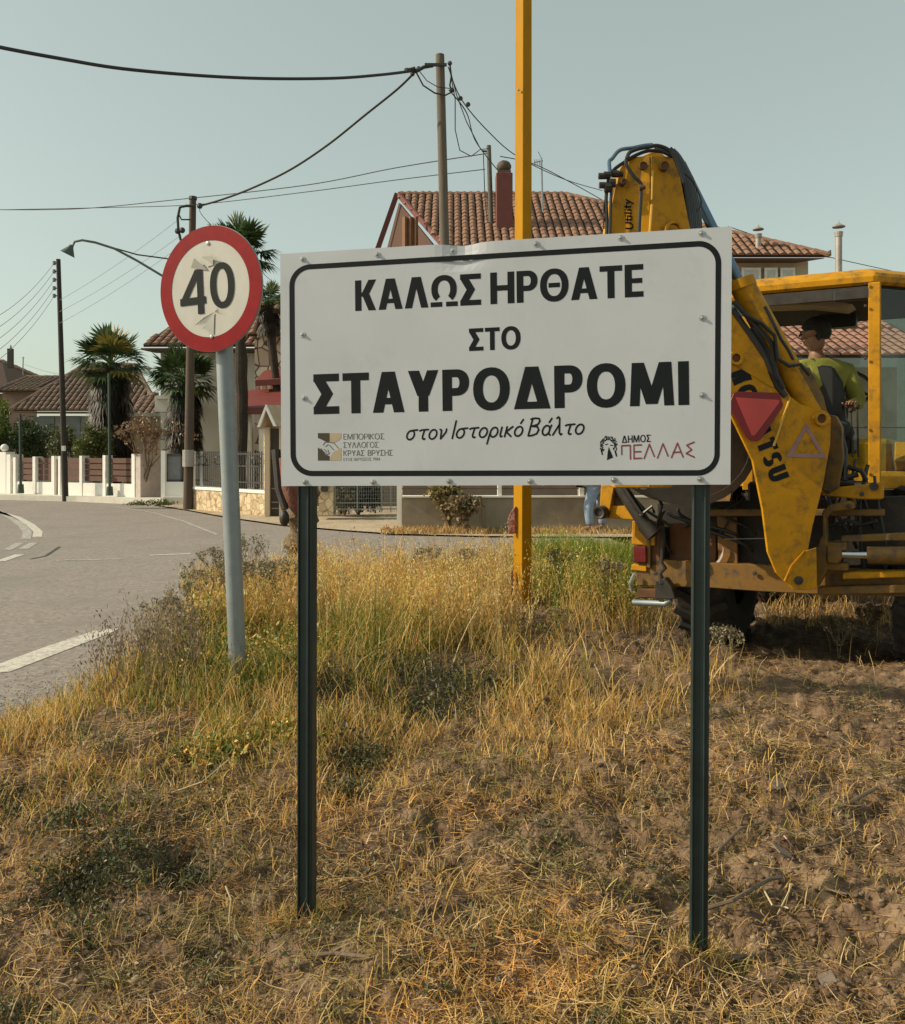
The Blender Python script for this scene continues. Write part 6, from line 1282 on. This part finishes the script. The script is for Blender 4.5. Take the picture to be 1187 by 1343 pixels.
# bent bare stalk across dark corner, sticks on the soil
m_stick=mat('weathered_stick',(.15,.11,.075),.9,var=.3,scale=20); m_straw=mat('pale_straw_stalk',(.55,.44,.25),.8,var=.15)
def stick(pts,r,label,m=m_stick,name='stick'):
    q=[]
    for x,y,dz in pts:
        g=G(x,y,0); g.z=H1(g.x,g.y); g=G(x,y,g.z+dz); g.z=H1(g.x,g.y)+dz; q.append(g)
    o=MB().tube(q,r,6).build(name,m); tag(o,label,'stick'); return o
stick([(928,1196,.02),(960,1178,.03),(1010,1152,.03),(1024,1146,.02)],.007,'long thin brown stick pointing right from the dark right post')
stick([(938,1110,.02),(970,1092,.03),(1000,1083,.02)],.006,'shorter brown stick above the long one by the right post')
stick([(1086,1067,.02),(1120,1047,.03),(1150,1036,.02)],.008,'dark stick at the right edge of the dug soil')
stick([(1060,1112,.02),(1092,1104,.03),(1125,1088,.02)],.006,'thin stick lying right of the cardboard scraps')
stick([(400,1258,.01),(440,1254,.02),(485,1256,.01)],.007,'dark twig lying below the left post')
stick([(1020,1200,.01),(1035,1168,.10),(1037,1160,.12)],.003,'upright pale straw stalk on the right soil',m_straw,'straw_stalk')
stick([(1000,1170,.01),(1013,1190,.05),(1022,1197,.02),(1034,1200,.02)],.003,'crooked pale straw stalk beside the upright one',m_straw,'straw_stalk')
stick([(275,1150,.01),(277,1115,.16),(273,1062,.30)],.004,'pale straw stalk standing left of the left post',m_straw,'straw_stalk')
stick([(225,1040,.01),(265,1010,.08),(300,975,.14)],.003,'pale stalk leaning over the dark green weeds',m_straw,'straw_stalk')
stick([(300,1215,.01),(303,1180,.09),(296,1160,.12)],.0035,'short pale stalk below the tall one left of the post',m_straw,'straw_stalk')
stick([(780,880,.05),(798,905,.10),(812,925,.04)],.003,'bent golden stalk in the middle ground',m_straw,'straw_stalk')
m_card=mat('brown_cardboard',(.17,.13,.10),.9,var=.15)
for i,(x,y,w_,lab) in enumerate(((1020,1048,20,'topmost brown scrap on the soil at the right'),(1027,1122,28,'middle brown scrap below the sticks'),(1098,1166,26,'brown scrap nearest the right picture edge'),(965,1240,24,'brown scrap beside the foot of the right post'),(1085,1278,26,'lowest brown scrap near the bottom right'))):
    g=G(x,y,0); g.z=H1(g.x,g.y)+.015; s_=w_/F*g.y; mb=MB(); M3=Matrix.Rotation(.6+i,3,'Z')@Matrix.Rotation(.45,3,'X'); mb.box(g,(s_,s_*.8,.006),M=M3); o=mb.build('cardboard_scrap',m_card,bevel=.001); tag(o,lab,'scrap','brown scraps on the soil')
# pink leaf scrap & paper
g=G(1034,1108,0); g.z=H1(g.x,g.y)+.02; o=MB().box(g,(.04,.03,.004),M=Matrix.Rotation(.9,3,'Y')).build('paper_scrap',mat('pinkish_paper',(.48,.30,.24),.8)); tag(o,'small pinkish paper scrap above the middle brown scrap','scrap')
# clods and stones
def ico():
    bm=bmesh.new(); bmesh.ops.create_icosphere(bm,subdivisions=1,radius=1); v=np.array([tuple(x.co) for x in bm.verts]); f=np.array([[q.index for q in x.verts] for x in bm.faces]); bm.free(); return v,f
iv,if_=ico(); X,Y=sample(16000,1.8,7.5); dn=.25+.7*ss(.1,.9,X)*(Y<5.5); k=(rng.random(16000)<dn)&inverge(X,Y,.3); X,Y=X[k],Y[k]; n=len(X)
s_=rng.uniform(.003,.011,n)*(.6+.25*Y**.5)*np.where(rng.random(n)<.05,1.7,1); V_=iv[None]*(1+rng.uniform(-.5,.5,(n,len(iv),1)))*s_[:,None,None]*np.array([1.2,1,.7]); V_+=np.stack([X,Y,H(X,Y)+s_*.25],-1)[:,None]
col=palette([(.18,.12,.07),(.13,.085,.05),(.25,.18,.115),(.09,.06,.04)],n,.3)
o=npmesh('soil_clods',V_.reshape(-1,3),(if_[None]+np.arange(n)[:,None,None]*len(iv)).reshape(-1,3),mat('x',(1,1,1)) if False else colmat('clod_earth',.95,0,.2),np.repeat(col,len(iv),0)); tag(o,'crumbled clods of dry brown soil','soil',kind='stuff')
# far dry grass along the foot of the plaster wall and pole feet
n=5500; px=500+750*rng.random(n)**1.2; Yd=np.where(px<430,rng.uniform(19,21,n),rng.uniform(16.2,17.1,n)); X=(px-CX)/F*Yd; Y=Yd
hz=rng.uniform(.03,.13,n)*(.3+1.3*fbm(X*1.5,Y*1.5,12))
v,f,c=ribbons(X,Y,0,hz,.02,rng.uniform(0,.8,n),rng.uniform(0,6.28,n),rng.uniform(0,1,n),palette(straw,n,.3)*.8); 
zb=np.repeat(H(X,Y)-(RZ+.03),8); v[:,2]-=zb
emit('wall_foot_grass',[(v,f,c)],'short golden grass at the foot of the far walls')

px=rng.uniform(-200,700,9000); e_=rng.normal(size=9000)*.35; u_=(px-CX)/F; Y=np.interp(u_,NU,ND)+e_*(.5+.1*np.interp(u_,NU,ND)); X=u_*Y; n=9000
zz_=np.maximum(H(X,Y),RZ+.003); sg=rng.uniform(.002,.006,n); V_=iv[None]*(1+rng.uniform(-.4,.4,(n,len(iv),1)))*sg[:,None,None]*np.array([1,1,.6]); V_+=np.stack([X,Y,zz_+sg*.2],-1)[:,None]
col=palette([(.38,.34,.29),(.30,.26,.21),(.46,.41,.34)],n,.25)
o=npmesh('roadside_gravel',V_.reshape(-1,3),(if_[None]+np.arange(n)[:,None,None]*len(iv)).reshape(-1,3),bpy.data.materials['clod_earth'],np.repeat(col,len(iv),0)); tag(o,'loose gravel and grit along the asphalt edge','gravel',kind='stuff')

# tufts gathered round the feet of the posts
n=1500; ft_=np.array([(P(404,1207,2.925).x,2.925),(P(917,1251,2.66).x,2.66),(P(312,887,5.3).x,5.3)]); q=rng.integers(0,3,n); X=ft_[q,0]+rng.normal(size=n)*.055; Y=ft_[q,1]+rng.normal(size=n)*.04
emit('grass_tufts',[ribbons(X,Y,-.005,rng.uniform(.03,.09,n),.0035,rng.uniform(.1,1.0,n),rng.uniform(0,6.28,n),rng.uniform(.2,1.0,n),palette(straw+green[:2],n,.3))],'short tufts round the feet of the sign posts')
